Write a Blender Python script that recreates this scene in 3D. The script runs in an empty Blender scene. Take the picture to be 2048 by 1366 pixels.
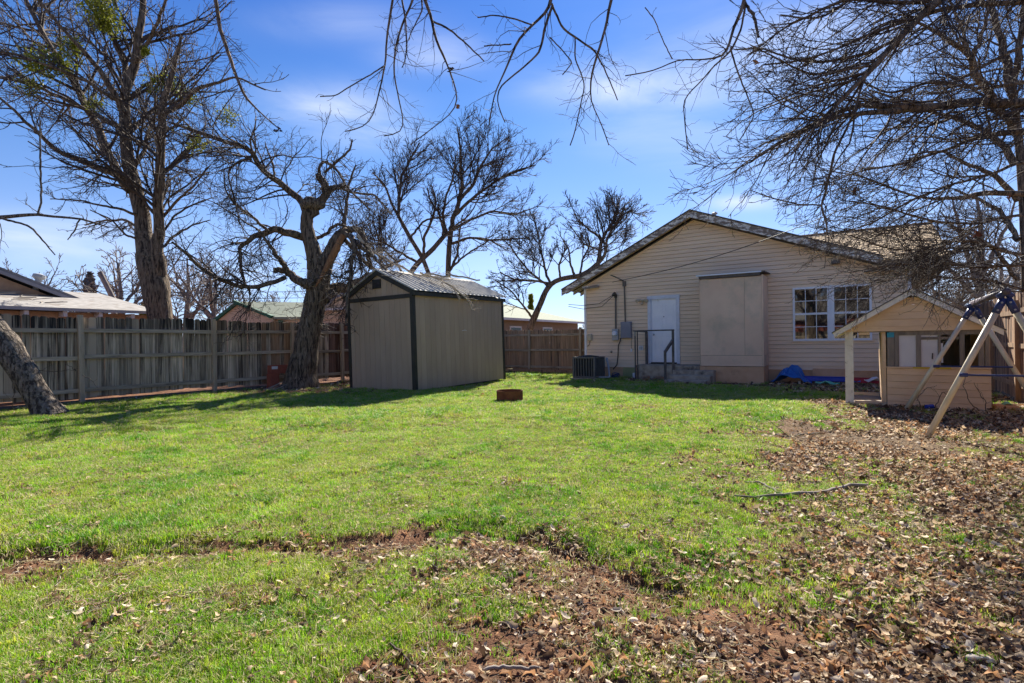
import bpy, math, random
import numpy as np
from mathutils import Matrix, Vector
rng = np.random.default_rng(7); random.seed(7)
S = bpy.context.scene
C = S.collection
# ---------------------------------------------------------------- camera
YAW = math.radians(32.8); F = 1077.0
CAMZ = 1.3
cam = bpy.data.cameras.new('camera'); co = bpy.data.objects.new('camera', cam); C.objects.link(co)
cam.sensor_width = 36; cam.lens = 36*F/2048; cam.clip_start = .05; cam.clip_end = 2000
CM = Matrix.Translation((0, 0, CAMZ)) @ Matrix.Rotation(YAW, 4, 'Z') @ Matrix.Rotation(math.radians(90)+2/F, 4, 'X') @ Matrix.Rotation(-.012, 4, 'Z')
co.matrix_world = CM; S.camera = co
def W(px, py, d):
    "a point seen at (px, py) in the 2048 px photograph, d metres in front of the camera"
    return np.array(CM @ Vector(((px-1024)/F*d, -(py-683)/F*d, -d)))
FW = np.array([-math.sin(YAW), math.cos(YAW)]); RT = np.array([math.cos(YAW), math.sin(YAW)])
# ---------------------------------------------------------------- light
SUNV = Vector((-.40, 1.12, 1.0)).normalized()      # towards the sun
el = math.asin(SUNV.z); az = math.atan2(SUNV.x, SUNV.y)
S.view_settings.view_transform = 'Standard'; S.view_settings.look = 'None'
S.view_settings.gamma = 1; S.view_settings.use_curve_mapping = False
S.view_settings.exposure = 1.36
sun = bpy.data.lights.new('sun', 'SUN'); so = bpy.data.objects.new('sun', sun); C.objects.link(so)
sun.energy = 4.4; sun.angle = math.radians(.5); sun.color = (1, .94, .82)
so.rotation_euler = SUNV.to_track_quat('Z', 'Y').to_euler()
wd = bpy.data.worlds.new('World'); S.world = wd; wd.use_nodes = True
wn, wl = wd.node_tree.nodes, wd.node_tree.links; wn.clear()
wo = wn.new('ShaderNodeOutputWorld'); bg = wn.new('ShaderNodeBackground'); sk = wn.new('ShaderNodeTexSky')
sk.sky_type = 'NISHITA'; sk.sun_disc = False; sk.sun_elevation = el; sk.sun_rotation = az
sk.air_density = 1.0; sk.dust_density = .15; sk.ozone_density = 3.0; sk.altitude = 300
bg.inputs['Strength'].default_value = .15
tcw = wn.new('ShaderNodeTexCoord'); nrm = wn.new('ShaderNodeVectorMath'); nrm.operation = 'NORMALIZE'
wl.new(tcw.outputs['Generated'], nrm.inputs[0])
def wmath(op, a, b=None):
    n = wn.new('ShaderNodeMath'); n.operation = op
    for i, v in enumerate((a, b)):
        if v is None: continue
        if isinstance(v, (int, float)): n.inputs[i].default_value = v
        else: wl.new(v, n.inputs[i])
    return n.outputs[0]
mpw = wn.new('ShaderNodeMapping'); mpw.inputs['Scale'].default_value = (2.2, 2.2, 9); wl.new(nrm.outputs[0], mpw.inputs[0])
nzw = wn.new('ShaderNodeTexNoise'); nzw.inputs['Scale'].default_value = 1.6; nzw.inputs['Detail'].default_value = 7
nzw.inputs['Roughness'].default_value = .55; nzw.inputs['Distortion'].default_value = .6
wl.new(mpw.outputs[0], nzw.inputs['Vector'])
acc = None
for px, py, rx, ry, amp in ((650, 212, 110, 34, .75), (870, 108, 85, 26, .6), (1240, 175, 130, 34, .9), (1480, 405, 60, 14, .8), (1600, 320, 160, 40, .4), (1600, 90, 220, 90, .45),
                            (20, 480, 150, 34, .7), (420, 555, 200, 40, .45), (1900, 590, 180, 100, .6), (760, 275, 90, 26, .45), (1330, 280, 160, 40, .3), (690, 40, 120, 28, .3), (1100, 560, 320, 60, .3)):
    c = Vector(W(px, py, 1) - np.array([0, 0, CAMZ])).normalized()
    u = (Vector(W(px+1, py, 1) - np.array([0, 0, CAMZ])).normalized() - c).normalized(); v = c.cross(u).normalized()
    def dot(vec, s):
        n = wn.new('ShaderNodeVectorMath'); n.operation = 'DOT_PRODUCT'; wl.new(nrm.outputs[0], n.inputs[0]); n.inputs[1].default_value = vec/s; return n.outputs['Value']
    k = F
    a = dot(u, rx/k); b = dot(v, ry/k); cc = dot(c, 1)
    r2 = wmath('ADD', wmath('MULTIPLY', a, a), wmath('MULTIPLY', b, b))
    g = wmath('MULTIPLY', wmath('MULTIPLY', wmath('EXPONENT', wmath('MULTIPLY', r2, -1.0)), amp), wmath('GREATER_THAN', cc, 0))
    acc = g if acc is None else wmath('ADD', acc, g)
fac = wmath('MULTIPLY', acc, wmath('MULTIPLY', wmath('SUBTRACT', nzw.outputs[0], .22), 2.1))
fac = wmath('MINIMUM', wmath('MAXIMUM', fac, 0.0), .8)
mxw = wn.new('ShaderNodeMixRGB'); mxw.inputs[2].default_value = (2.6, 2.8, 3.25, 1)
# deep saturated blue of the photograph: one grade by height, the same all round
sepw = wn.new('ShaderNodeSeparateXYZ'); wl.new(nrm.outputs[0], sepw.inputs[0]); grw = wn.new('ShaderNodeValToRGB'); wl.new(sepw.outputs[2], grw.inputs[0])
ge_ = grw.color_ramp.elements; ge_[0].position = 0; ge_[0].color = (0.237, 0.274, 0.423, 1); ge_[1].position = 1; ge_[1].color = (0.116, 0.217, 0.369, 1)
for p_, c_ in ((.18, (0.292, 0.309, 0.387, 1)), (.37, (0.189, 0.278, 0.387, 1)), (.52, (0.116, 0.217, 0.387, 1))):
    e_ = ge_.new(p_); e_.color = c_
mgw = wn.new('ShaderNodeMixRGB'); mgw.blend_type = 'MULTIPLY'; mgw.inputs[0].default_value = 1; wl.new(sk.outputs[0], mgw.inputs[1]); wl.new(grw.outputs[0], mgw.inputs[2])
wl.new(fac, mxw.inputs[0]); wl.new(mgw.outputs[0], mxw.inputs[1]); wl.new(mxw.outputs[0], bg.inputs[0]); wl.new(bg.outputs[0], wo.inputs[0])

# ---------------------------------------------------------------- helpers
def material(name, c1, c2=None, scale=4, rough=.8, bump=0.0, stretch=(1, 1, 1), rnd=0.0, c3=None, detail=6, metal=0, transl=0, spec=.3, lo=.35, hi=.65, bscale=None, world=False, c3lim=(.6, .7), c3scale=None, tint=None, top=None):
    m = bpy.data.materials.new(name); m.use_nodes = True; n, l = m.node_tree.nodes, m.node_tree.links
    p = n['Principled BSDF']; p.inputs['Roughness'].default_value = rough; p.inputs['Metallic'].default_value = metal
    p.inputs['Specular IOR Level'].default_value = spec
    tc = n.new('ShaderNodeTexCoord'); oi = n.new('ShaderNodeObjectInfo')
    src = tc.outputs['Object']
    if world:
        ge = n.new('ShaderNodeNewGeometry'); src = ge.outputs['Position']
    mp = n.new('ShaderNodeMapping'); l.new(src, mp.inputs[0]); mp.inputs['Scale'].default_value = stretch
    if not world:
        vm = n.new('ShaderNodeVectorMath'); vm.operation = 'SCALE'; vm.inputs[0].default_value = (37, 91, 53); l.new(oi.outputs['Random'], vm.inputs['Scale']); l.new(vm.outputs[0], mp.inputs['Location'])
    nz = n.new('ShaderNodeTexNoise'); nz.inputs['Scale'].default_value = scale; nz.inputs['Detail'].default_value = detail; nz.inputs['Roughness'].default_value = .6
    l.new(mp.outputs[0], nz.inputs['Vector'])
    rp = n.new('ShaderNodeValToRGB'); rp.color_ramp.elements[0].position = lo; rp.color_ramp.elements[1].position = hi
    rp.color_ramp.elements[0].color = (*c1, 1); rp.color_ramp.elements[1].color = (*(c2 or c1), 1)
    l.new(nz.outputs[0], rp.inputs[0]); col = rp.outputs[0]
    if c3:
        n2 = n.new('ShaderNodeTexNoise'); n2.inputs['Scale'].default_value = c3scale or scale*.45; n2.inputs['Detail'].default_value = 8; n2.inputs['Roughness'].default_value = .7; l.new(mp.outputs[0], n2.inputs['Vector'])
        r2 = n.new('ShaderNodeValToRGB'); r2.color_ramp.elements[0].position = c3lim[0]; r2.color_ramp.elements[1].position = c3lim[1]; l.new(n2.outputs[0], r2.inputs[0])
        mx = n.new('ShaderNodeMixRGB'); l.new(r2.outputs[0], mx.inputs[0]); l.new(col, mx.inputs[1]); mx.inputs[2].default_value = (*c3, 1); col = mx.outputs[0]
    if top:      # mildew creeping down from the board tops
        sx = n.new('ShaderNodeSeparateXYZ'); l.new(tc.outputs['Object'], sx.inputs[0]); n4 = n.new('ShaderNodeTexNoise'); n4.inputs['Scale'].default_value = 5; n4.inputs['Detail'].default_value = 6; l.new(mp.outputs[0], n4.inputs['Vector'])
        m1_ = n.new('ShaderNodeMapRange'); m1_.inputs[1].default_value = top[1]; m1_.inputs[2].default_value = top[2]; l.new(sx.outputs[2], m1_.inputs[0])
        m2_ = n.new('ShaderNodeMath'); m2_.operation = 'MULTIPLY_ADD'; l.new(n4.outputs[0], m2_.inputs[0]); m2_.inputs[1].default_value = 5; m2_.inputs[2].default_value = -1.7; m3_ = n.new('ShaderNodeMath'); m3_.operation = 'MULTIPLY'; m3_.use_clamp = True; l.new(m1_.outputs[0], m3_.inputs[0]); l.new(m2_.outputs[0], m3_.inputs[1])
        mx = n.new('ShaderNodeMixRGB'); l.new(m3_.outputs[0], mx.inputs[0]); l.new(col, mx.inputs[1]); mx.inputs[2].default_value = (*top[0], 1); col = mx.outputs[0]
    if tint:     # two hues spread over the pieces / clumps at random
        mx = n.new('ShaderNodeMixRGB'); rr = n.new('ShaderNodeValToRGB'); rr.color_ramp.elements[0].position = tint[1]; rr.color_ramp.elements[1].position = tint[2]
        l.new(oi.outputs['Random'], rr.inputs[0]); l.new(rr.outputs[0], mx.inputs[0]); l.new(col, mx.inputs[1]); mx.inputs[2].default_value = (*tint[0], 1); col = mx.outputs[0]
    if rnd:
        hs = n.new('ShaderNodeHueSaturation'); mr = n.new('ShaderNodeMapRange'); mr.inputs[3].default_value = 1-rnd; mr.inputs[4].default_value = 1+rnd
        w2 = n.new('ShaderNodeTexWhiteNoise'); w2.noise_dimensions = '1D'; l.new(oi.outputs['Random'], w2.inputs['W'])
        l.new(w2.outputs[0], mr.inputs[0]); l.new(mr.outputs[0], hs.inputs['Value']); l.new(col, hs.inputs['Color']); col = hs.outputs[0]
    l.new(col, p.inputs['Base Color'])
    if bump:
        nb = n.new('ShaderNodeTexNoise'); nb.inputs['Scale'].default_value = bscale or scale*2; nb.inputs['Detail'].default_value = 8; l.new(mp.outputs[0], nb.inputs['Vector'])
        b = n.new('ShaderNodeBump'); b.inputs['Strength'].default_value = bump; b.inputs['Distance'].default_value = .05 if 'bark' in name else .02; l.new(nb.outputs[0], b.inputs['Height']); l.new(b.outputs[0], p.inputs['Normal'])
    if transl:
        tr = n.new('ShaderNodeBsdfTranslucent'); l.new(col, tr.inputs[0]); ms = n.new('ShaderNodeMixShader'); ms.inputs[0].default_value = transl
        l.new(p.outputs[0], ms.inputs[1]); l.new(tr.outputs[0], ms.inputs[2]); l.new(ms.outputs[0], n['Material Output'].inputs[0])
    return m
M = {}
M['siding'] = material('siding', (.76, .56, .38), (.85, .65, .455), 1.2, .55, .05, (.6, 1, 3), .03, spec=.35, c3=(.56, .40, .25), c3lim=(.66, .85))
M['peel'] = material('peeling_paint', (.16, .125, .10), (.28, .225, .19), 6, .85, .4, (.8, 1, 2.2), c3=(.72, .68, .62), c3lim=(.49, .55), c3scale=5)
M['peel_end'] = material('peeling_paint_light', (.66, .63, .58), (.5, .47, .43), 6, .8, .4, (.8, 1, 2.2), c3=(.20, .16, .13), c3lim=(.52, .58), c3scale=4.5)
M['peel_white'] = material('worn_white_paint', (.72, .74, .82), (.62, .63, .68), 5, .6, .15, c3=(.20, .17, .15), c3lim=(.64, .68), c3scale=7)
M['white'] = material('white_vinyl', (.78, .79, .83), (.70, .71, .75), 3, .45)
M['doorpaint'] = material('door_paint', (.88, .87, .90), (.80, .80, .84), 2.5, .5, .03, c3=(.45, .38, .32), c3lim=(.62, .8))
M['glass'] = material('window_glass', (.010, .012, .014), None, 1, .025, spec=.5); M['glass'].node_tree.nodes['Principled BSDF'].inputs['IOR'].default_value = 1.85
M['panel'] = material('boarding', (.70, .49, .345), (.77, .56, .40), 1.6, .6, .05, c3=(.45, .38, .27), c3lim=(.5, .7))
M['found'] = material('stucco_base', (.56, .33, .185), (.64, .41, .25), 3, .9, .3, c3=(.30, .17, .10), c3lim=(.55, .7))
M['conc'] = material('concrete', (.30, .245, .185), (.48, .40, .31), 5, .9, .4, c3=(.07, .06, .05), c3lim=(.5, .65))
M['dkmetal'] = material('dark_metal', (.045, .04, .035), (.08, .07, .06), 8, .5, .05)
M['greybox'] = material('grey_box', (.21, .21, .25), (.25, .25, .29), 3, .5)
M['lightgrey'] = material('light_grey_metal', (.36, .36, .36), (.42, .42, .42), 5, .4)
M['pipe'] = material('conduit', (.11, .10, .085), (.16, .14, .12), 6, .6)
M['tanplastic'] = material('tan_plastic', (.50, .42, .30), None, 3, .5)
M['acmetal'] = material('condenser_metal', (.12, .115, .105), (.15, .145, .135), 5, .5)
M['acdark'] = material('condenser_coil', (.02, .02, .02), (.035, .035, .035), 30, .7, stretch=(1, 1, 4))
M['shingle'] = material('roof_shingle', (.52, .375, .225), (.72, .55, .36), 14, .95, .3, (1, 1, 1), .12)
M['roofdark'] = material('roof_edge', (.10, .09, .085), (.16, .14, .13), 6, .9)
M['railwood'] = material('rail_wood', (.09, .075, .065), (.16, .135, .12), 9, .9, .3, c3=(.30, .28, .25), c3lim=(.6, .66))
M['shed'] = material('shed_paint', (.44, .315, .21), (.51, .37, .25), 1.5, .6, .12, (1, 1, .35), .03, bscale=25, c3=(.42, .29, .16), c3lim=(.6, .8))
M['shedtrim'] = material('shed_trim', (.040, .036, .026), (.055, .05, .038), 4, .55, .1)
M['shedroof'] = material('roof_metal', (.50, .48, .43), (.60, .575, .52), 3, .85, .03, spec=.08, c3=(.12, .10, .085), c3lim=(.62, .75))
M['fence'] = material('fence_wood', (.30, .24, .165), (.60, .49, .36), 7, .95, .3, (4.5, 4.5, .16), .32, lo=.40, hi=.60, c3=(.085, .065, .048), c3lim=(.50, .60), c3scale=3.0, detail=9, top=((.03, .026, .022), 1.30, 1.58), tint=((.40, .31, .22), .6, 1.3))
M['fencerail'] = material('fence_rail', (.31, .25, .18), (.52, .43, .32), 6, .95, .3, (.3, .3, 3), .15, c3=(.09, .075, .06), c3lim=(.55, .68))
M['fencepost'] = material('fence_post', (.34, .265, .18), (.54, .43, .31), 7, .95, .35, (2, 2, .15), .1, c3=(.11, .095, .08), c3lim=(.58, .7))
M['fencered'] = material('fence_wood_stained', (.10, .055, .042), (.22, .135, .10), 7, .95, .3, (2, 2, .12), .3, c3=(.30, .24, .20), c3lim=(.56, .62), c3scale=4)
M['fencebrown'] = material('fence_wood_brown', (.27, .17, .10), (.44, .29, .18), 7, .95, .3, (2, 2, .14), .22, c3=(.09, .065, .05), c3lim=(.55, .66), c3scale=3)
M['fenceright'] = material('fence_wood_red', (.30, .17, .10), (.50, .32, .20), 7, .95, .3, (2, 2, .12), .3, c3=(.08, .06, .05), c3lim=(.5, .6), c3scale=3)
M['bark'] = material('bark', (.10, .072, .05), (.27, .205, .145), 7, .95, 1.0, (4, 4, .6), c3=(.035, .026, .02), c3lim=(.5, .58), c3scale=5, bscale=6, detail=9)
M['barklight'] = material('bark_light', (.13, .10, .078), (.30, .245, .19), 7, .95, 1.0, (3, 3, 1.2), c3=(.05, .038, .03), c3lim=(.48, .56), c3scale=6, bscale=9, detail=9)
M['barkred'] = material('split_wood', (.40, .21, .10), (.23, .11, .055), 8, .95, .6, (3, 3, .5))
M['twig'] = material('twig_bark', (.05, .036, .03), (.10, .075, .06), 3, .85, 0, spec=.35)
M['twiglight'] = material('dead_twig', (.28, .235, .19), (.46, .40, .33), 3, .9, 0)
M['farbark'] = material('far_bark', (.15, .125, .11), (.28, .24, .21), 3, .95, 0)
M['mistle'] = material('mistletoe', (.13, .17, .015), (.34, .34, .04), 10, .6, 0, transl=.35)
M['play'] = material('playhouse_paint', (.72, .49, .30), (.80, .57, .37), 2, .75, .1, (1, 1, 3), .05, c3=(.52, .33, .20), c3lim=(.6, .75))
M['playpeel'] = material('playhouse_fascia', (.70, .64, .55), (.82, .76, .67), 7, .9, .4, (1, 1, 1), c3=(.30, .25, .21), c3lim=(.57, .66), c3scale=9)
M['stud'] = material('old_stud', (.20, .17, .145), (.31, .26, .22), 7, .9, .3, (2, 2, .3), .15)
M['whitepanel'] = material('white_board', (.62, .59, .61), (.70, .67, .68), 2, .7, c3=(.45, .38, .33), c3lim=(.68, .78))
M['teal'] = material('teal_paint', (.05, .30, .42), None, 3, .7)
M['yellow'] = material('yellow_paint', (.60, .42, .03), None, 3, .7)
M['swingleg'] = material('swing_leg', (.62, .52, .36), (.74, .64, .47), 5, .45, .05, (2, 2, .6), c3=(.34, .24, .15), c3lim=(.62, .72), spec=.5)
M['blue'] = material('navy_metal', (.02, .035, .13), (.03, .05, .17), 6, .4, .05, spec=.5)
M['swingbar'] = material('swing_bar', (.09, .075, .10), (.16, .13, .15), 6, .5, .1)
M['rust'] = material('rusty_steel', (.15, .045, .022), (.24, .085, .04), 6, .9, .3, c3=(.09, .035, .025), c3lim=(.5, .65))
M['tarp'] = material('blue_tarp', (.02, .12, .42), (.03, .17, .52), 4, .45, .3, spec=.5)
M['toyblue'] = material('toy_blue', (.012, .05, .42), None, 4, .45, .02, spec=.5)
M['toyred'] = material('toy_red', (.42, .02, .045), None, 4, .45, .02, spec=.5)
M['mint'] = material('mint_plastic', (.16, .50, .34), None, 4, .5)
M['orange'] = material('orange_plastic', (.65, .25, .02), None, 4, .5)
M['redbox'] = material('red_wood', (.27, .07, .045), (.36, .11, .07), 5, .8, .2)
M['stucco'] = material('stucco_pink', (.38, .245, .165), (.46, .31, .215), 5, .95, .4)
M['peach'] = material('peach_siding', (.52, .37, .25), (.60, .44, .31), 2, .8, .05)
M['greentrim'] = material('green_trim', (.02, .10, .055), None, 2, .6)
M['roofgreen'] = material('green_roof', (.18, .20, .15), (.24, .26, .20), 8, .9, .2)
M['roofpale'] = material('pale_roof', (.24, .26, .19), (.31, .33, .25), 6, .9, .2)
M['roofwhite'] = material('worn_roll_roof', (.26, .24, .22), (.40, .375, .35), 5, .9, .2, c3=(.24, .19, .15), c3lim=(.56, .66))
M['roofgrey'] = material('grey_roof', (.15, .15, .165), (.22, .22, .24), 7, .9, .2)
M['brick'] = material('far_brick', (.25, .175, .13), (.33, .24, .185), 12, .95, .2, (1, 1, 4))
M['dkwin'] = material('dark_window', (.02, .025, .03), None, 2, .1)
M['wire'] = material('cable_black', (.02, .02, .02), None, 2, .6)
M['ywire'] = material('green_paint', (.30, .29, .13), (.36, .34, .17), 4, .9, .2)

def finish(o, label=None, cat=None, group=None, kind=None):
    if label: o['label'] = label
    if cat: o['category'] = cat
    if group: o['group'] = group
    if kind: o['kind'] = kind
    return o
def thing(name, label, cat, loc=(0, 0, 0), group=None, rot=0):
    o = bpy.data.objects.new(name, None); C.objects.link(o); o.location = loc; o.rotation_euler = (0, 0, rot); o.empty_display_size = .2
    return finish(o, label, cat, group)
def rootloc(p):
    v = Vector((0, 0, 0))
    while p is not None: v += Vector(p.location); p = p.parent
    return v
def link(name, me, parent=None, loc=(0, 0, 0), rot=(0, 0, 0), label=None, kind=None):
    o = bpy.data.objects.new(name, me); C.objects.link(o); o.location = loc; o.rotation_euler = rot
    if parent: o.parent = parent
    return finish(o, label, kind=kind)
class MB:
    def __init__(s): s.v = []; s.f = []
    def add(s, vs, fs):
        k = len(s.v); s.v += [tuple(map(float, q)) for q in vs]; s.f += [tuple(i+k for i in f) for f in fs]; return s
    def box(s, a, b):
        (x0, y0, z0), (x1, y1, z1) = a, b
        return s.add([(x0, y0, z0), (x1, y0, z0), (x1, y1, z0), (x0, y1, z0), (x0, y0, z1), (x1, y0, z1), (x1, y1, z1), (x0, y1, z1)],
                     [(0, 3, 2, 1), (4, 5, 6, 7), (0, 1, 5, 4), (1, 2, 6, 5), (2, 3, 7, 6), (3, 0, 4, 7)])
    def hexa(s, p):   # eight corners, bottom 4 then top 4
        return s.add(p, [(0, 3, 2, 1), (4, 5, 6, 7), (0, 1, 5, 4), (1, 2, 6, 5), (2, 3, 7, 6), (3, 0, 4, 7)])
    def bar(s, a, b, w, h=None, up=(0, 0, 1)):
        a, b = Vector(a), Vector(b); h = h or w; d = (b-a).normalized(); u = Vector(up)
        if abs(d.dot(u)) > .95: u = Vector((0, 1, 0))
        x = d.cross(u).normalized(); y = x.cross(d).normalized(); q = []
        for p in (a, b):
            for sx, sy in ((-1, -1), (1, -1), (1, 1), (-1, 1)): q.append(p + x*sx*w/2 + y*sy*h/2)
        return s.add(q, [(0, 3, 2, 1), (4, 5, 6, 7), (0, 1, 5, 4), (1, 2, 6, 5), (2, 3, 7, 6), (3, 0, 4, 7)])
    def tube(s, pts, r, k=8, cap=True):
        pts = [Vector(p) for p in pts]; n = len(pts); rs = r if hasattr(r, '__len__') else [r]*n; k0 = len(s.v)
        ref = Vector((.13, .27, .95)) if abs((pts[-1]-pts[0]).normalized().z) < .8 else Vector((.95, .2, .1))
        for i, p in enumerate(pts):
            d = (pts[min(i+1, n-1)]-pts[max(i-1, 0)]).normalized(); x = d.cross(ref).normalized(); y = d.cross(x)
            for j in range(k):
                a = 2*math.pi*j/k; s.v.append(tuple(p + (x*math.cos(a)+y*math.sin(a))*rs[i]))
        for i in range(n-1):
            for j in range(k):
                a = k0+i*k+j; b = k0+i*k+(j+1) % k; s.f.append((a, b, b+k, a+k))
        if cap: s.f.append(tuple(range(k0, k0+k))[::-1]); s.f.append(tuple(range(k0+(n-1)*k, k0+n*k)))
        return s
    def prism(s, poly, y0, y1):   # polygon in x,z extruded along y
        n = len(poly)
        return s.add([(x, y0, z) for x, z in poly]+[(x, y1, z) for x, z in poly], [tuple(range(n)), tuple(range(n, 2*n))[::-1]]+[(i+n, (i+1) % n+n, (i+1) % n, i) for i in range(n)])
    def prismx(s, poly, x0, x1):  # polygon in y,z extruded along x
        n = len(poly)
        return s.add([(x0, y, z) for y, z in poly]+[(x1, y, z) for y, z in poly], [tuple(range(n))[::-1], tuple(range(n, 2*n))]+[(i, (i+1) % n, (i+1) % n+n, i+n) for i in range(n)])
    def build(s, name, mat, parent=None, label=None, cat=None, group=None, kind=None, smooth=False, bevel=0):
        off = rootloc(parent); me = bpy.data.meshes.new(name)
        me.from_pydata([(x-off.x, y-off.y, z-off.z) for x, y, z in s.v], [], s.f)
        if smooth: me.polygons.foreach_set('use_smooth', [True]*len(me.polygons))
        me.materials.append(M[mat] if isinstance(mat, str) else mat)
        me.validate(); me.update()
        o = link(name, me, parent)
        if bevel:
            b = o.modifiers.new('bevel', 'BEVEL'); b.width = bevel; b.segments = 1
        return finish(o, label, cat, group, kind)
# value noise in numpy
def _h(ix, iy, s):
    n = (ix*374761393 + iy*668265263 + s*974634777) & 0xffffffff
    n = ((n ^ (n >> 13))*1274126177) & 0xffffffff
    return ((n ^ (n >> 16)) & 0xffff)/65535.0
def vnoise(x, y, s=0):
    x = np.asarray(x, float); y = np.asarray(y, float)
    ix = np.floor(x).astype(np.int64); iy = np.floor(y).astype(np.int64); fx = x-ix; fy = y-iy
    fx = fx*fx*(3-2*fx); fy = fy*fy*(3-2*fy)
    a = _h(ix, iy, s); b = _h(ix+1, iy, s); c = _h(ix, iy+1, s); d = _h(ix+1, iy+1, s)
    return (a*(1-fx)+b*fx)*(1-fy)+(c*(1-fx)+d*fx)*fy
def fbm(x, y, s=0, o=4):
    t = 0; a = .5; n = 0
    for i in range(o): t = t+a*vnoise(x*2**i, y*2**i, s+i); n += a; a *= .5
    return t/n
def sstep(a, b, x):
    t = np.clip((x-a)/(b-a), 0, 1); return t*t*(3-2*t)
def gpx(px, py):     # ground point (x,y) under a photo pixel
    o = W(px, py, 1)-np.array([0, 0, CAMZ]); k = -CAMZ/o[2]; return o[:2]*k
def segdist(x, y, line):
    best = np.full(np.shape(x), 1e9); side = np.zeros(np.shape(x))
    for (ax, ay), (bx, by) in zip(line[:-1], line[1:]):
        dx, dy = bx-ax, by-ay; t = np.clip(((x-ax)*dx+(y-ay)*dy)/(dx*dx+dy*dy), 0, 1)
        d = np.hypot(x-ax-t*dx, y-ay-t*dy); sd = np.sign(dx*(y-ay)-dy*(x-ax)); m = d < best
        best = np.where(m, d, best); side = np.where(m, sd, side)
    return best, side
LEDGE = [gpx(*p) for p in ((-500, 1150), (0, 1112), (180, 1100), (420, 1096), (620, 1088), (800, 1078), (930, 1048), (1020, 1068), (1110, 1090), (1200, 1135), (1290, 1150))]
LEAFLINE = [gpx(*p) for p in ((420, 1500), (590, 1366), (690, 1290), (745, 1225), (850, 1190), (1010, 1200), (1160, 1180), (1270, 1150), (1375, 1100), (1430, 1030), (1500, 985), (1570, 925), (1620, 870), (1650, 835), (1660, 800), (1600, 775))]
def gz(x, y):
    x = np.asarray(x, float); y = np.asarray(y, float); r = np.hypot(x, y)
    z = .08*sstep(5, 13, r)
    z = z + (fbm(x*.6, y*.6, 11, 3)-.5)*.07*sstep(60, 20, r) + (fbm(x*3, y*3, 5, 3)-.5)*.05*sstep(25, 9, r) + (fbm(x*14, y*14, 8, 2)-.5)*.022*sstep(12, 5, r)
    d, sd = segdist(x, y, LEDGE)
    z = z - .055*np.exp(-(d/.10)**2) - .03*np.exp(-(d/.4)**2)*(sd < 0)
    # scraped hollow in the soil
    for px, py, rr, dp in ((1340, 1195, .22, .06), (980, 1290, .3, .05), (1240, 1110, .2, .04), (1400, 1140, .25, .05)):
        gx, gy = gpx(px, py); z = z - dp*np.exp(-((x-gx)**2+(y-gy)**2)/rr**2)
    return z
def leafside(x, y):    # signed distance, positive in the leaf-covered part
    d, sd = segdist(x, y, LEAFLINE); return np.where(sd < 0, d, -d)
_c = gpx(1900, 1200)
if leafside(np.array([_c[0]]), np.array([_c[1]]))[0] < 0:
    _ls = leafside
    def leafside(x, y): return -_ls(x, y)
def ledgegap(x, y):
    d, sd = segdist(x, y, LEDGE); return d

# ---------------------------------------------------------------- ground
def ground_mat():
    m = bpy.data.materials.new('ground_soil'); m.use_nodes = True; n, l = m.node_tree.nodes, m.node_tree.links; p = n['Principled BSDF']
    p.inputs['Roughness'].default_value = .95; p.inputs['Specular IOR Level'].default_value = .15
    ge = n.new('ShaderNodeNewGeometry')
    def nz(sc, det=8, ro=.65):
        t = n.new('ShaderNodeTexNoise'); t.inputs['Scale'].default_value = sc; t.inputs['Detail'].default_value = det; t.inputs['Roughness'].default_value = ro; l.new(ge.outputs['Position'], t.inputs['Vector']); return t.outputs[0]
    def ramp(s, els):
        r = n.new('ShaderNodeValToRGB'); l.new(s, r.inputs[0]); e = r.color_ramp.elements
        e[0].position, e[0].color = els[0][0], (*els[0][1], 1); e[1].position, e[1].color = els[-1][0], (*els[-1][1], 1)
        for q in els[1:-1]:
            k = e.new(q[0]); k.color = (*q[1], 1)
        return r.outputs[0]
    soil = ramp(nz(5), ((.3, (.065, .034, .022)), (.48, (.17, .082, .046)), (.68, (.33, .17, .095))))
    turf = ramp(nz(9), ((.3, (.03, .028, .010)), (.5, (.075, .075, .016)), (.7, (.17, .14, .06))))
    lit = ramp(nz(38), ((.32, (.035, .022, .015)), (.5, (.15, .10, .062)), (.68, (.42, .31, .19))))
    at = n.new('ShaderNodeAttribute'); at.attribute_name = 'cover'; se = n.new('ShaderNodeSeparateXYZ'); l.new(at.outputs['Vector'], se.inputs[0])
    m1 = n.new('ShaderNodeMixRGB'); l.new(se.outputs[0], m1.inputs[0]); l.new(soil, m1.inputs[1]); l.new(turf, m1.inputs[2])
    m2 = n.new('ShaderNodeMixRGB'); l.new(se.outputs[1], m2.inputs[0]); l.new(m1.outputs[0], m2.inputs[1]); l.new(lit, m2.inputs[2])
    l.new(m2.outputs[0], p.inputs['Base Color'])
    b = n.new('ShaderNodeBump'); b.inputs['Strength'].default_value = 1; b.inputs['Distance'].default_value = .03; l.new(nz(45), b.inputs['Height']); l.new(b.outputs[0], p.inputs['Normal'])
    return m
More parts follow.
